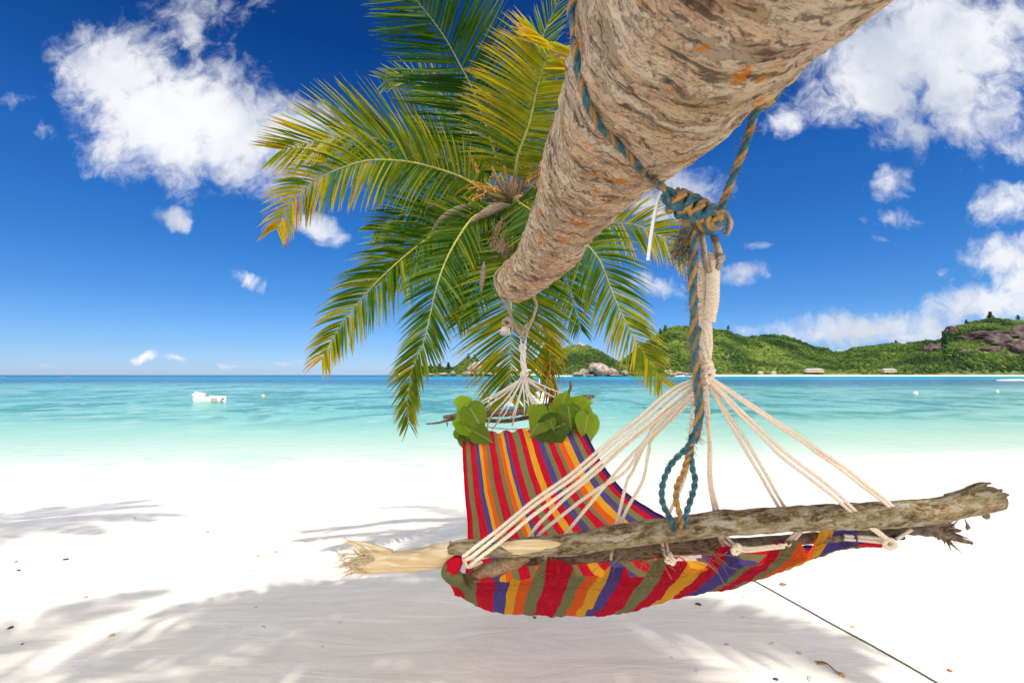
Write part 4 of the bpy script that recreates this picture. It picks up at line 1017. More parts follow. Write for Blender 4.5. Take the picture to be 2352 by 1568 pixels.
sprig('leafy_sprig', 'dense sprig of dark heart shaped leaves in the middle of the far branch', [(1230,960),(1255,955),(1280,950)],
 [(1222,940,52,30,(-.2,-1,.8),.85,-.02),(1262,930,52,115,(.2,-.8,.9),.7,-.03),(1258,932,85,215,(-.1,-1,.35),.45,-.06),(1288,965,95,250,(-.1,-1,.1),.08,-.09),(1300,960,72,262,(.1,-1,.35),.15,-.07),
  (1278,990,72,268,(-.2,-1,-.2),.05,-.05),(1290,975,60,200,(.1,-1,.0),.05,-.04),(1262,950,34,160,(0,-1,.3),.25,-.10),(1300,988,40,110,(.2,-1,.1),.1,-.05)], 2.80)
sprig('leafy_sprig', 'sprig of light green heart shaped leaves at the right end of the far branch', [(1300,935),(1325,928),(1350,920)],
 [(1288,925,60,20,(0,-1,.4),.45,-.04),(1305,920,70,175,(.1,-1,.2),.25,-.05),(1318,915,60,80,(-.1,-.8,.9),.65,-.02),(1330,925,50,110,(.2,-1,.3),.5,-.03),(1350,940,75,195,(.2,-1,.25),.55,-.06),
  (1330,940,68,160,(-.1,-1,.2),.45,-.03),(1355,950,62,180,(.4,-1,.2),.75,-.02),(1318,955,60,150,(0,-1,.0),.35,-.01),(1345,975,45,170,(.1,-1,.2),.6,-.02)], 2.80)

# ------------------------------------------------------------------ things on the sand
def on_ground(px_, py_):
    d = pdir(px_, py_); z = 0
    for _ in range(8): t_ = (z - CAM.z) / d.z; q = CAM + d * t_; z = ground_z(q.x, q.y)
    return q
pr = [on_ground(x, y) for x, y in [(1678,1304),(1725,1331),(1800,1372),(1900,1428),(2000,1482),(2080,1527),(2150,1568),(2230,1614)]]
pr = resample(pr, .03); pr = [Vector((q.x, q.y, ground_z(q.x, q.y) + .005)) for q in pr]
mb = MB(); rope(mb, pr, .0048, .03, 3, n=4); tag(mb.build('ground_rope', M['dark_rope']), 'thin dark rope lying straight across the sand at the lower right', 'rope')
bits = [(151,1285,14,'stone_d','pebble','dark red brown pebble on the sand at the left, larger of two dark ones'),(43,1310,11,'stone_d','pebble','dark pebble nearest the left edge of the beach'),
 (37,1290,9,'bit_o','coral_fragment','orange crumb of coral just above the dark pebble at the left edge'),(257,1459,16,'shell_t','seashell','tan shell alone on the sunlit sand at the lower left'),
 (634,1268,13,'shell_t','coral_fragment','tan coral bit below the frond shadow left of the split branch'),(592,1277,11,'shell_t','coral_fragment','small brown coral bit just left of the tan one'),
 (576,1312,14,'shell_w','seashell','pale shell under the frond shadow in the left middle'),(477,1221,8,'bit_o','coral_fragment','tiny orange speck of coral alone on the bright beach'),
 (196,1372,13,'shell_t','coral_fragment','light tan coral bit in the left frond shadow'),(51,1479,8,'stone_d','pebble','tiny black pebble at the lower left of the beach'),
 (587,1395,9,'shell_t','coral_fragment','small tan coral bit on the bright strip above the trunk shadow'),(739,1485,12,'shell_w','seashell','white shell inside the big shadow at the bottom'),
 (781,1430,9,'shell_w','coral_fragment','white coral crumb at the upper edge of the big shadow'),(603,1441,13,'shell_w','seashell','dull white shell on the left edge of the big shadow'),
 (24,1442,15,'stone_d','coral_fragment','flat dark scrap at the far left edge of the sand'),(1798,1343,17,'bit_o','coral_fragment','red orange coral bit right of the dark rope below the hammock'),
 (1712,1357,11,'shell_w','seashell','upper of two white shells close left of the dark rope'),(1712,1372,12,'shell_w','seashell','lower of two white shells close left of the dark rope'),
 (1693,1361,12,'shell_w','seashell','flat white shell just left of the pair by the rope'),(1604,1388,15,'stone_d','pebble','dark ringed pebble below the hammock left of the rope'),
 (1228,1418,11,'stone_d','pebble','small black pebble directly below the red stripe of the hammock'),(1708,1419,15,'shell_w','seashell','long white shell in the shadow below the rope'),
 (1958,1440,13,'shell_t','seashell','tan shell right of the rope on bright sand'),(1776,1479,16,'shell_w','seashell','white shell at the tip of the frond shadow'),
 (1835,1500,14,'shell_t','seashell','tan shell on bright sand below the frond shadow tip'),(1669,1480,12,'shell_t','coral_fragment','pale tan coral bit between two frond shadows'),
 (1782,1560,14,'stone_d','pebble','dark green pebble at the bottom edge right of centre'),(1934,1552,18,'shell_t','seashell','tan shell beside the dry brown twig'),
 (1862,1560,22,'shell_w','coral_fragment','branching pale coral piece at the bottom edge'),(2181,1540,13,'bit_o','coral_fragment','small brown crumb right of the rope near the bottom corner'),
 (1599,1541,12,'shell_w','seashell','white shell at the bottom edge of the right shadow'),(1543,1510,10,'shell_w','coral_fragment','white coral crumb in the lower shadow right of centre'),
 (310,1190,7,'shell_t','coral_fragment','tiny tan crumb on the upper left of the beach'),(890,1330,8,'shell_w','coral_fragment','white crumb in the shadow below the split branch')]
for x, y, s_, mk, nm, lb in bits:
    c_ = on_ground(x, y); r_ = s_ / FPX * c_.y * .40; rd = random.Random(x * 7 + y)
    bm = bmesh.new(); bmesh.ops.create_icosphere(bm, subdivisions=3, radius=1)
    for v in bm.verts:
        q = v.co.copy(); k = 1 + .45 * noise.noise(q * 1.6 + Vector((x, y, 0))) + (.35 * noise.noise(q * 4 + Vector((y, x, 0))) if nm == 'coral_fragment' else 0)
        if nm == 'seashell': k *= 1 + .05 * math.sin(math.atan2(q.y, q.x) * 14); k *= 1.15 - .4 * max(0, q.x)
        v.co = Vector((q.x * k, q.y * k * .7, q.z * k * .42))
    me = bpy.data.meshes.new(nm); bm.to_mesh(me); bm.free(); me.materials.append(M[mk])
    for p_ in me.polygons: p_.use_smooth = True
    o = bpy.data.objects.new(nm, me); col.objects.link(o); o.location = c_ + Vector((0, 0, r_ * .2)); o.scale = (r_, r_, r_); o.rotation_euler = (0, 0, rd.uniform(0, 6.28))
    tag(o, lb, {'pebble': 'pebble', 'seashell': 'shell', 'coral_fragment': 'coral piece'}[nm], 'small bits scattered on the sand')
a, b_ = on_ground(1878, 1522), on_ground(1940, 1552); mb = MB()
for k in range(4):
    o_ = Vector((random.gauss(0, .006), random.gauss(0, .006), .006)); mb.tube(V3(cat([a + o_, a.lerp(b_, .3) + Vector((.01, .004 * k, .012)), a.lerp(b_, .7) + Vector((-.008, -.005 * k, .010)), b_ + o_], 6)), .0028, 6, jitter=.5)
tag(mb.build('dry_twig', M['twig']), 'curled dry brown twig on the sand at the bottom right', 'twig')

# ------------------------------------------------------------------ boats and buoys
def on_water(px_, py_):
    d = pdir(px_, py_); t_ = (WATER_Z - CAM.z) / d.z; return CAM + d * t_
def hull(mb, L, Wd, Hs, bow=1, mi=0, n=18, draft=.25, sheer=.25):
    """boat hull along x, bow at +x*bow; returns section function"""
    secs = []
    for i in range(n + 1):
        t_ = i / n; x = (t_ - .5) * L * bow
        wd = Wd / 2 * (1 - max(0, (t_ - .45) / .55) ** 2.3 * .97) * (.86 + .14 * min(1, t_ * 3)); zt = Hs + sheer * t_ ** 2.2; zb = -draft * (1 - max(0, (t_ - .7) / .3) ** 2)
        secs.append((x + (.10 * L * t_ ** 3 * bow * 0), wd, zt, zb))
    vs = []
    for x, wd, zt, zb in secs:
        fl = .06 * L * 0
        for k, (a, z) in enumerate([(-1, zt), (-.94, zt * .45), (-.80, .0), (-.35, zb), (0, zb - .05), (.35, zb), (.80, 0), (.94, zt * .45), (1, zt), (.92, zt), (.84, zt * .5), (0, .05), (-.84, zt * .5), (-.92, zt)]):
            vs.append((x + (z * .25 * bow if abs(x) > L * .45 and x * bow > 0 else 0), a * wd, z))
    m_ = 14; fs = [(i * m_ + j, i * m_ + (j + 1) % m_, (i + 1) * m_ + (j + 1) % m_, (i + 1) * m_ + j) for i in range(n) for j in range(m_)]
    fs += [tuple(range(m_)), tuple(n * m_ + j for j in range(m_ - 1, -1, -1))]
    mb.add(vs, fs, mi=mi); return secs
def place(o, loc, rz): o.location = loc; o.rotation_euler = (0, 0, rz)
def local_part(mb, name, m_, parent, smooth=True):
    o = _old_build(mb, name, m_, None, smooth); o.parent = parent; return o
bo = empty('rowing_boat', label='small white dinghy with covered bow floating in the shallows at the left', cat_='boat'); L = 2.55
mb = MB(); secs = hull(mb, L, 1.15, .50, -1, n=20, sheer=.28); local_part(mb, 'hull', M['gel'], bo)
mb = MB()
for k in range(7):   # domed foredeck
    pass
vs = []; sel = secs[11:]
for x, wd, zt, zb in sel:
    for a in np.linspace(-1, 1, 7): vs.append((x, a * wd * 1.06, zt + .07 + .16 * (1 - a * a)))
fs = [(i * 7 + j, i * 7 + j + 1, (i + 1) * 7 + j + 1, (i + 1) * 7 + j) for i in range(len(sel) - 1) for j in range(6)]
mb.add(vs, fs); o = local_part(mb, 'foredeck', M['gel'], bo)
mb = MB()
for s_ in (-1, 1): mb.tube([(x, s_ * wd, zt + .01) for x, wd, zt, zb in secs[:-1]], .035, 6)
local_part(mb, 'gunwale', M['gel'], bo)
mb = MB(); mb.box((.35, 0, .38), (.25, 1.0, .05)); mb.box((1.0, 0, .40), (.3, 1.0, .05)); local_part(mb, 'thwart', M['boat_grey'], bo, False)
mb = MB(); mb.box((.78, -.63, .26), (.52, .03, .30)); local_part(mb, 'side_panel', M['boat_grey'], bo, False)
q = on_water(479, 925); place(bo, (q.x, q.y, WATER_Z + .02), R(4))

mbt = empty('motor_boat', label='white motorboat with blue stripe and canopy frame, moored beyond the far end of the hammock', cat_='boat'); L = 6.2
mb = MB(); secs = hull(mb, L, 2.1, .72, 1, n=22, sheer=.40); local_part(mb, 'hull', M['gel'], mbt)
mb = MB()
for s_ in (-1, 1): mb.tube([(x, s_ * (wd * .93 + .02), .16) for x, wd, zt, zb in secs[:-2]], .075, 6, flat=.5)
local_part(mb, 'blue_stripe', M['boat_blue'], mbt)
mb = MB()
for s_ in (-1, 1): mb.tube([(x, s_ * wd, zt + .02) for x, wd, zt, zb in secs[:-1]], .05, 6)
local_part(mb, 'gunwale', M['gel'], mbt)
mb = MB(); mb.add([(-.2,-.75,.4),(2.2,-.5,.7),(2.2,.5,.7),(-.2,.75,.4),(0,-.65,1.25),(1.4,-.45,1.15),(1.4,.45,1.15),(0,.65,1.25)], [(0,1,2,3),(4,7,6,5),(0,4,5,1),(1,5,6,2),(2,6,7,3),(3,7,4,0)]); local_part(mb, 'cabin', M['gel'], mbt, False)
mb = MB(); mb.add([(.05,-.6,1.27),(.55,-.5,1.22),(.35,-.5,1.75),(-.05,-.58,1.78),(.05,.6,1.27),(.55,.5,1.22),(.35,.5,1.75),(-.05,.58,1.78)], [(0,1,2,3),(4,7,6,5),(1,5,6,2),(0,4,5,1),(3,2,6,7),(0,3,7,4)]); local_part(mb, 'windscreen', M['boat_dark'], mbt, False)
mb = MB()
for x in (-1.2, .6):
    for y in (-.75, .75): mb.tube([(x, y, .6), (x + .05, y * .95, 2.45)], .035, 6)
local_part(mb, 'canopy_frame', M['gel'], mbt)
mb = MB(); mb.box((-.3, 0, 2.5), (2.5, 1.7, .07)); local_part(mb, 'canopy', M['gel'], mbt, False)
mb = MB(); mb.tube([(-1.3,-.7,2.55),(-1.3,-.7,2.85),(.6,-.7,2.85),(.6,-.7,2.55)], .03, 6); mb.tube([(-1.3,.7,2.55),(-1.3,.7,2.85),(.6,.7,2.85),(.6,.7,2.55)], .03, 6); local_part(mb, 'roof_rail', M['gel'], mbt)
mb = MB(); mb.box((-.9, .2, .95), (.5, .5, .5)); mb.box((-.9, -.4, .95), (.45, .4, .55)); local_part(mb, 'seat', M['gel'], mbt, False)
for y in (-.35, .35):
    mb = MB(); mb.tube([(-3.25, y, -.1), (-3.3, y, .55), (-3.3, y, .75), (-3.25, y, 1.15), (-3.2, y, 1.2)], [.07, .09, .22, .20, .08], 8); o = local_part(mb, 'outboard_motor', M['boat_dark'], mbt)
mb = MB(); mb.box((-1.9, -.9, .95), (.25, .08, .5)); local_part(mb, 'red_fender', M['boat_red'], mbt, False)
q = on_water(1205, 937); place(mbt, (q.x + .3, q.y, WATER_Z + .02), R(14))
for (x, y, sz, mk, lb) in [(605,911,7,'buoy_y','yellow round buoy floating right of the dinghy'),(2103,906,10,'buoy_w','cream buoy on the water at the right, larger of two'),(2291,901,7,'buoy_w','smaller white buoy near the right edge of the water')]:
    q = on_water(x, y); r_ = sz / 2 / FPX * q.y; e_ = empty('mooring_buoy', (q.x, q.y, WATER_Z + r_ * .5), label=lb, cat_='buoy', group='mooring buoys on the lagoon')
    mb = MB(); mb.tube([(0, 0, z * r_) for z in (-1, -.85, -.5, 0, .5, .85, 1)], [r_ * k for k in (.2, .53, .87, 1, .87, .53, .2)], 12); local_part(mb, 'float', M[mk], e_)
    mb = MB(); mb.tube([(0, 0, r_), (0, 0, r_ * 1.3), (r_ * .15, 0, r_ * 1.4)], r_ * .12, 6); local_part(mb, 'ring', M['boat_grey'], e_)
# breaking wave at the right edge
mb = MB(); q = on_water(2335, 874); mb.tube([(q.x - 9 + k * 1.6, q.y + math.sin(k) * .4, WATER_Z + .1) for k in range(16)], [.08 + .4 * math.sin(math.pi * min(1, k / 10)) for k in range(16)], 8, jitter=.6)
tag(mb.build('breaking_wave', M['foamw']), 'white foam of a small breaking wave', kind='stuff')

# ------------------------------------------------------------------ far shore: hills, forest, rocks, palms, houses
def np_mesh(name, v, f, m_, attrs=None, smooth=True):
    me = bpy.data.meshes.new(name); me.vertices.add(len(v)); me.vertices.foreach_set('co', np.asarray(v, np.float32).ravel())
    k = f.shape[1]; me.loops.add(f.size); me.loops.foreach_set('vertex_index', f.astype(np.int32).ravel())
    me.polygons.add(len(f)); me.polygons.foreach_set('loop_start', np.arange(0, f.size, k, dtype=np.int32)); me.polygons.foreach_set('loop_total', np.full(len(f), k, dtype=np.int32))
    if smooth: me.polygons.foreach_set('use_smooth', np.ones(len(f), dtype=bool))
    me.update(calc_edges=True); me.validate()
    for an, av in (attrs or {}).items():
        a_ = me.attributes.new(an, 'FLOAT', 'POINT'); a_.data.foreach_set('value', np.asarray(av, np.float32))
    me.materials.append(m_); o = bpy.data.objects.new(name, me); col.objects.link(o); return o
bmi = bmesh.new(); bmesh.ops.create_icosphere(bmi, subdivisions=2, radius=1); ICO = np.array([v.co[:] for v in bmi.verts]); ICF = np.array([[v.index for v in f.verts] for f in bmi.faces]); bmi.free()

class Hill:
    def __init__(s, sky, d0, d1, label):
        s.px = np.array([q[0] for q in sky], float); s.py = np.array([q[1] for q in sky], float); s.d0, s.d1 = d0, d1
        s.xa = (s.px - 1176) / FPX
        s.label = label
    def z(s, x, y):
        """ground height: rises from the shore d0 to the ridge d1 and falls behind"""
        r_ = x / y; top = (861 - np.interp(r_, s.xa, s.py)) / FPX * s.d1
        t_ = (y - s.d0) / (s.d1 - s.d0)
        n_ = noise.fractal(Vector((x * .006, y * .006, 3)), 1.0, 2.0, 4)
        if t_ <= 1: prof = max(0, t_) ** .85
        else: prof = max(0, 1 - (t_ - 1) * 1.6)
        rid = noise.noise(Vector((x * .012, y * .004, 8)))
        return WATER_Z + 1.5 + max(top - 3, 0) * prof * (1 + .16 * rid * math.sin(math.pi * min(1, max(0, t_)))) + n_ * 2 * min(1, max(0, t_) * 3) * (0 if t_ > .93 else 1)
    def build(s, nx=150, ny=46):
        vs = []; self_ = s
        for j in range(ny):
            y = s.d0 + (s.d1 - s.d0) * (j / (ny - 1)) * 1.55
            for i in range(nx):
                r_ = s.xa[0] + (s.xa[-1] - s.xa[0]) * i / (nx - 1); x = r_ * y
                z_ = s.z(x, y) if 0 < j else WATER_Z - 1
                e_ = min(i, nx - 1 - i) 
                vs.append((x, y, z_))
        f = np.array([[j * nx + i, j * nx + i + 1, (j + 1) * nx + i + 1, (j + 1) * nx + i] for j in range(ny - 1) for i in range(nx - 1)])
        o = np_mesh('hill', vs, f, M['hill']); tag(o, s.label, kind='structure')
    def forest(s, n, rmin, rmax, label, bare=(), tintbase=.5, tlo=.03):
        V = []; Fc = []; Tn = []; k = 0; tries = 0
        while k < n and tries < n * 6:
            tries += 1
            t_ = tlo + (1.02 - tlo) * rng.random() ** .9; y = s.d0 + (s.d1 - s.d0) * t_; r_ = s.xa[0] + (s.xa[-1] - s.xa[0]) * rng.random(); x = r_ * y
            z_ = s.z(x, y); pxx = 1176 + FPX * x / y; pyy = 861 - FPX * (z_ - 1.4) / y
            if z_ < WATER_Z + 2.0: continue
            if any(((pxx - bx) / brx) ** 2 + ((pyy - by) / bry) ** 2 < 1 and rng.random() < .93 for bx, by, brx, bry in bare): continue
            r0 = rng.uniform(rmin, rmax); a = rng.random() * 6.28; c_, s2 = math.cos(a), math.sin(a)
            J = ICO * (1 + rng.normal(0, .17, (len(ICO), 1))); J = J @ np.array([[c_, s2, 0], [-s2, c_, 0], [0, 0, 1]]) * (r0, r0, r0 * rng.uniform(.65, 1.1))
            V.append(J + (x, y, z_ + r0 * .35)); Fc.append(ICF + k * len(ICO))
            tt = np.clip(rng.normal(tintbase, .20), 0, 1); Tn.append(np.full(len(ICO), tt)); k += 1
        if k:
            o = np_mesh('forest', np.concatenate(V), np.concatenate(Fc), M['forest'], {'tint': np.concatenate(Tn)}, smooth=False); tag(o, label, kind='stuff')
H1 = Hill([(912,862),(934,853),(955,842),(1000,838),(1028,843),(1045,840),(1070,822),(1097,823),(1125,833),(1150,842),(1190,850),(1230,862)], 1050, 1160, 'low wooded headland ending in bare granite')
H2 = Hill([(1180,862),(1215,835),(1240,815),(1264,806),(1291,797),(1318,790),(1350,791),(1371,800),(1398,816),(1430,835),(1470,846),(1520,860)], 900, 1080, 'rounded green hill behind the boulders')
H3 = Hill([(1380,862),(1430,825),(1470,795),(1509,768),(1535,752),(1552,746),(1583,748),(1630,753),(1669,756),(1708,770),(1735,779),(1780,792),(1850,815),(1920,840),(1990,862)], 950, 1250, 'bright green hill in the middle of the far shore')
H4 = Hill([(1600,862),(1660,800),(1708,775),(1735,769),(1770,767),(1798,767),(1825,775),(1872,796),(1903,798),(1912,808),(1942,806),(1961,798),(2020,791),(2059,787),(2100,785),(2137,779),(2200,790),(2420,850)], 1020, 1420, 'darker ridge running behind the far beach')
H5 = Hill([(1960,862),(2000,840),(2060,815),(2110,795),(2150,782),(2168,775),(2176,756),(2215,742),(2254,733),(2281,728),(2310,730),(2351,734),(2420,738),(2500,760),(2600,800)], 940, 1250, 'steep hill with dark granite faces at the right')
for H_ in (H1, H2, H3, H4, H5): H_.build()
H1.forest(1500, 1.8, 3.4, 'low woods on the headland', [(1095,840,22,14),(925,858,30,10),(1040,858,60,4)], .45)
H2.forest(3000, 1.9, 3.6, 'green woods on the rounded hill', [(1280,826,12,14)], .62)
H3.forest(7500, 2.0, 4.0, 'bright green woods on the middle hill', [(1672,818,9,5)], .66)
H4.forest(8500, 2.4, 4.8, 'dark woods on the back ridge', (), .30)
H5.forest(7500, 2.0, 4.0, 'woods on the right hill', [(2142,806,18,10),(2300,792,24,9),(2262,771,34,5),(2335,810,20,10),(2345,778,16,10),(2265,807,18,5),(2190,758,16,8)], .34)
# shore strip: beach sand and bright undergrowth in front of the hills
def strip(name, pts, w0, w1, z0, z1, m_, label, kind):
    vs = []; n_ = len(pts)
    for x, y in pts:
        vs += [(x, y - w0, WATER_Z - .3), (x, y, z0), (x, y + w1, z1)]
    f = [(i * 3 + k, (i + 1) * 3 + k, (i + 1) * 3 + k + 1, i * 3 + k + 1) for i in range(n_ - 1) for k in range(2)]
    mb = MB(); mb.add(vs, f); tag(mb.build(name, m_), label, kind=kind)
def shore_x(px_, d): return ((px_ - 1176) / FPX * d, d)
strip('far_beach', [shore_x(q, 935 + 6 * math.sin(q * .03)) for q in range(1540, 2700, 20)], 26, 30, WATER_Z + 2.2, WATER_Z + 3.4, M['beach_far'], 'strip of white sand along the far shore', 'structure')
strip('far_beach', [shore_x(q, 900) for q in range(1255, 1345, 10)], 14, 14, WATER_Z + 1.6, WATER_Z + 2.4, M['beach_far'], 'short white sand strip left of the boulders', 'structure')
V = []; Fc = []; Tn = []
for k in range(900):
    pxx = rng.uniform(1500, 2460); d_ = 958 + rng.uniform(0, 14); r0 = rng.uniform(1.6, 3.0); J = ICO * (1 + rng.normal(0, .18, (len(ICO), 1))) * (r0 * 1.3, r0, r0 * .8)
    V.append(J + ((pxx - 1176) / FPX * d_, d_, WATER_Z + 3.4 + r0 * .4)); Fc.append(ICF + k * len(ICO)); Tn.append(np.full(len(ICO), np.clip(rng.normal(.95, .1), 0, 1)))
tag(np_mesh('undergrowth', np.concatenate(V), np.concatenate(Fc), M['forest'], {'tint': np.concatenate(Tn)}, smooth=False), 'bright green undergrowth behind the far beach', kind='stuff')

def rock_mesh(seed, flat=.7, sub=4, rough=1.0):
    bm = bmesh.new(); bmesh.ops.create_icosphere(bm, subdivisions=sub, radius=1); o_ = Vector((seed * 3.1, seed * 1.7, seed))
    for v in bm.verts:
        q = v.co.copy(); k = 1 + .38 * noise.noise(q * 1.1 + o_) + rough * (.20 * noise.noise(q * 2.6 + o_) + .09 * noise.noise(q * 6 + o_)); v.co = Vector((q.x * k, q.y * k, q.z * k * flat))
    me = bpy.data.meshes.new('boulder'); bm.to_mesh(me); bm.free()
    for p_ in me.polygons: p_.use_smooth = True
    return me
RK = [rock_mesh(s_, .75, 3) for s_ in range(6)]
RKD = [rock_mesh(s_ + 9, .95, 4, 1.9) for s_ in range(6)]
for q in RK: q.materials.append(M['granite'])
for q in RKD: q.materials.append(M['granite_dark'])
def hill_depth(H_, px_, py_):
    for y in np.linspace(H_.d0, H_.d1, 120):
        x = (px_ - 1176) / FPX * y; zr = 1.4 - (py_ - 861) / FPX * y
        if H_.z(x, y) >= zr: return y
    return H_.d1
def rock(px_, py_, wpx, hpx, d, dark, label, group, name='boulder', deep=1.0):
    k = random.randrange(6); o = bpy.data.objects.new(name, (RKD if dark else RK)[k]); col.objects.link(o)
    x = (px_ - 1176) / FPX * d; zb = 1.4 - (py_ - 861) / FPX * d
    o.location = (x, d, zb); o.scale = (wpx / 2 / FPX * d, wpx / 2 / FPX * d * deep, hpx / .75 / 2 / FPX * d * 1.1); o.rotation_euler = (0, 0, random.uniform(-.5, .5))
    tag(o, label, 'boulder', group)
G1 = 'granite boulders along the foot of the headland and hill'
for x, y, w_, h_, lb in [(926,861,34,11,'long low granite slab forming the left tip of the headland'),(950,860,26,14,'rounded boulder next to the slab at the headland tip'),(1020,859,20,7,'small flat boulder at the foot of the headland trees'),
    (1040,858,16,10,'pale boulder left of the big headland rock'),(1075,858,26,10,'boulder under the big headland rock'),(1110,859,40,9,'low wide boulder right of the big headland rock'),(1150,860,30,6,'thin low rock ledge at the right of the headland'),(985,860,24,6,'low boulder between headland tip and trees')]:
    rock(x, y, w_, h_, 1040, 0, lb, G1)
rock(1094, 846, 38, 30, 1060, 0, 'big pale granite face standing on the headland', G1)
for x, y, w_, h_, lb in [(1325,860,26,10,'small boulder at the left of the shore rocks'),(1340,855,22,16,'upright boulder left of the great pale one'),(1382,850,44,28,'great pale granite boulder on the shore under the rounded hill'),(1366,843,26,18,'boulder leaning on top of the great pale one'),
    (1408,855,24,18,'boulder right of the great pale one'),(1435,856,18,12,'small boulder in front of green palms'),(1350,862,30,6,'low rock ledge at the waterline below the great boulder'),(1410,862,40,5,'thin ledge of rocks at the waterline'),
    (1560,858,22,8,'small pale boulder by the green roofed house'),(1545,860,16,6,'tiny boulder left of the one by the green roofed house'),(1580,860,18,6,'tiny boulder right of the one by the green roofed house')]:
    rock(x, y, w_, h_, 893, 0, lb, G1)
rock(1281, 826, 16, 26, 985, 0, 'narrow pale rock scar on the side of the rounded hill', 'rock outcrops on the hills', 'rock_outcrop')
rock(1336, 793, 18, 10, 1075, 0, 'pale rock on top of the rounded hill', 'rock outcrops on the hills', 'rock_outcrop')
for x, y, w_, h_, d_, lb in [(2140,806,36,20,1040,'dark purple granite dome low on the right hill'),(2190,762,30,16,1190,'dark cliff near the top left of the right hill'),(2262,772,80,14,1150,'long dark rock shelf below the top of the right hill'),
    (2300,790,60,24,1100,'broad dark granite face at the right edge'),(2335,808,50,30,1080,'steep dark granite face lowest at the right edge'),(2265,806,44,14,1060,'low dark granite slab left of the steep face'),(2345,776,40,30,1130,'upper dark granite face at the right edge'),(2215,812,30,10,1040,'small dark rock between bushes on the right hill'),(2160,830,18,10,1010,'small grey rock low on the right hill')]:
    rock(x, y + 1, w_, h_ * 1.15, hill_depth(H5, x, y) + 9, 1, lb, 'rock outcrops on the hills', 'rock_outcrop', 1.2)
for x, y, w_, h_, lb in [(157,867.5,18,5,'brown rock breaking the surface far out at the left'),(4,867,14,4,'small brown rock breaking the surface at the left edge')]:
    rock(x, y, w_, h_, 500, 0, lb, 'rocks out in the sea')

# palms and single trees one can tell apart on the far shore
def small_palm_meshes():
    h1 = MB(); h1.tube([(0, 0, 0), (.25, 0, 4), (.3, .1, 8)], [.28, .2, .16], 6)
    h2 = MB()
    for k in range(13):
        a = k * 2.4; el = random.uniform(.1, .9); l = 3.4; d = Vector((math.cos(a), math.sin(a), 0)); s_ = Vector((-d.y, d.x, 0)); vs = []
        for j in range(6):
            t_ = j / 5; c_ = Vector((.3, .1, 8)) + d * l * t_ + Vector((0, 0, l * (el * t_ - .95 * t_ * t_))); wd = .75 * math.sin(math.pi * (t_ * .85 + .1)) + .03
            vs += [c_ - s_ * wd - Vector((0, 0, wd * .5)), c_, c_ + s_ * wd - Vector((0, 0, wd * .5))]
        h2.add(vs, [(j * 3 + q, j * 3 + q + 1, j * 3 + q + 4, j * 3 + q + 3) for j in range(5) for q in range(2)])
    return h1, h2
h1, h2 = small_palm_meshes()
pt = empty('coconut_palm'); tk = local_part(h1, 'trunk', M['trunk_small'], pt); cr = local_part(h2, 'crown', M['palm_small'], pt)
LABP = 'small coconut palm behind the far beach, one of a long row'
first = True
for k in range(90):
    pxx = 1540 + (k + random.random()) * 9.0; d_ = 962 + random.random() * 26
    if first: o = pt; first = False
    else:
        o = pt.copy(); col.objects.link(o)
        for ch in (tk, cr): c_ = ch.copy(); col.objects.link(c_); c_.parent = o
    sc_ = random.uniform(.8, 1.35); o.location = ((pxx - 1176) / FPX * d_, d_, WATER_Z + 2.6); o.scale = (sc_,) * 3; o.rotation_euler = (0, 0, random.uniform(0, 6.28))
    tag(o, LABP, 'palm tree', 'palms behind the far beach')
def tree(px_, py_, hpx, d, label, tintv):
    x = (px_ - 1176) / FPX * d; zb = 1.4 - (py_ - 861) / FPX * d; Ht = hpx / FPX * d
    o = empty('tree', (x, d, zb), label=label, cat_='tree', group='single trees standing out on the far skyline')
    mb = MB(); mb.tube([(0, 0, -2), (Ht * .03, 0, Ht * .4), (0, 0, Ht * .75)], [Ht * .05, Ht * .035, Ht * .015], 6)
    for k in range(5): a = k * 1.3; mb.tube([(0, 0, Ht * (.35 + .07 * k)), (math.cos(a) * Ht * .22, math.sin(a) * Ht * .22, Ht * (.55 + .07 * k))], [Ht * .018, Ht * .008], 5)
    local_part(mb, 'trunk', M['trunk_small'], o)
    V = []; Fc = []
    for k in range(60):
        a = rng.random() * 6.28; rr = Ht * .34 * rng.random() ** .5; z_ = Ht * (.12 + .85 * rng.random()); rr *= (1.25 - z_ / Ht); r0 = Ht * rng.uniform(.05, .11)
        V.append(ICO * (1 + rng.normal(0, .25, (len(ICO), 1))) * r0 * (1.2, 1.2, .7) + (math.cos(a) * rr, math.sin(a) * rr, z_)); Fc.append(ICF + k * len(ICO))
    c_ = np_mesh('crown', np.concatenate(V), np.concatenate(Fc), M['forest'], {'tint': np.full(60 * len(ICO), tintv)}, smooth=False); c_.parent = o
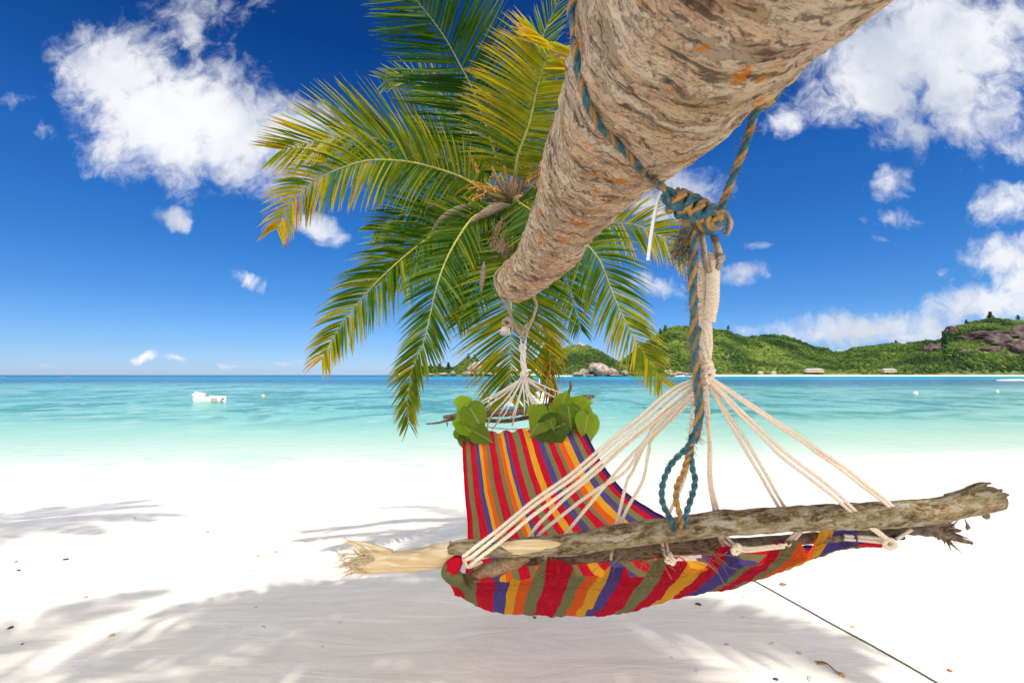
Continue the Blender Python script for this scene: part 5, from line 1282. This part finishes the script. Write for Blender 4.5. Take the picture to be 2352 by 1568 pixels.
for a in [(2281,732,17,1245,'dark spreading tree on the summit of the right hill',.1),(2345,735,12,1245,'dark tree on the skyline at the right edge',.15),(2225,742,9,1245,'small tree left of the summit of the right hill',.15),
          (1530,760,14,1240,'slim tree on the left shoulder of the middle hill',.4),(1518,766,12,1240,'shorter slim tree at the far left of the middle hill',.4),(1675,757,10,1250,'pointed tree on the right of the middle hilltop',.3),(1603,751,9,1250,'low tree on the middle hilltop',.5),
          (1076,825,13,1158,'leafy tree on the highest point of the headland',.3),(1090,826,12,1158,'dark tree beside the highest one on the headland',.15),(1030,848,16,1120,'thin feathery tree on the headland',.2),(1010,850,15,1110,'feathery tree left of the thin one on the headland',.25),(990,850,14,1110,'bushy tree near the headland tip',.3),(968,850,12,1100,'low bush like tree at the headland tip',.45),
          (2060,790,9,1400,'small tree on the saddle of the back ridge',.2)]: tree(*a)
# houses
def house(px_, py_, wpx, hpx, d, rm, label):
    x = (px_ - 1176) / FPX * d; zb = 1.4 - (py_ - 861) / FPX * d; Wd = wpx / FPX * d; Ht = hpx / FPX * d; dp = min(Wd, 9)
    o = empty('house', (x, d, zb), label=label, cat_='house', group='houses on the far shore')
    mb = MB(); mb.box((0, 0, Ht * .25 - .8), (Wd, dp, Ht * .5 + 1.6)); local_part(mb, 'wall', M['wall_w'], o, False)
    mb = MB(); y_ = dp / 2 + .6; X_ = Wd / 2 + .6; z0 = Ht * .5
    mb.add([(-X_, -y_, z0), (X_, -y_, z0), (X_, y_, z0), (-X_, y_, z0), (-X_ * .75, 0, Ht), (X_ * .75, 0, Ht)], [(0, 1, 5, 4), (2, 3, 4, 5), (0, 4, 3), (1, 2, 5), (3, 2, 1, 0)]); local_part(mb, 'roof', rm, o, False)
    n_ = max(2, int(Wd / 4))
    for k in range(n_): mb = MB(); mb.box(((k + .5) / n_ * Wd - Wd / 2, -dp / 2 - .02, Ht * .25), (Wd / n_ * .45, .08, Ht * .28)); local_part(mb, 'window', M['win'], o, False)
for a in [(1868,853,40,7,956,M['roof_p'],'long low pale roofed building behind the far beach'),(2040,853,28,7,956,M['roof_p'],'long low pale building right of the longest one'),(1690,819,14,7,1080,M['roof_p'],'small house high on the slope of the middle hill'),
          (2075,792,12,7,1360,M['roof_p'],'small pale house on the back ridge'),(1928,808,14,5,1405,M['roof_g'],'flat green roofed house in the dip of the ridge'),(1533,856,14,7,940,M['roof_g'],'green roofed house by the shore rocks'),(1517,848,9,6,990,M['roof_p'],'tiny white house above the green roofed one'),
          (1775,857,9,5,950,M['roof_p'],'tiny beach hut, right one of two'),(1745,857,9,5,950,M['roof_p'],'tiny beach hut, left one of two')]: house(*a)
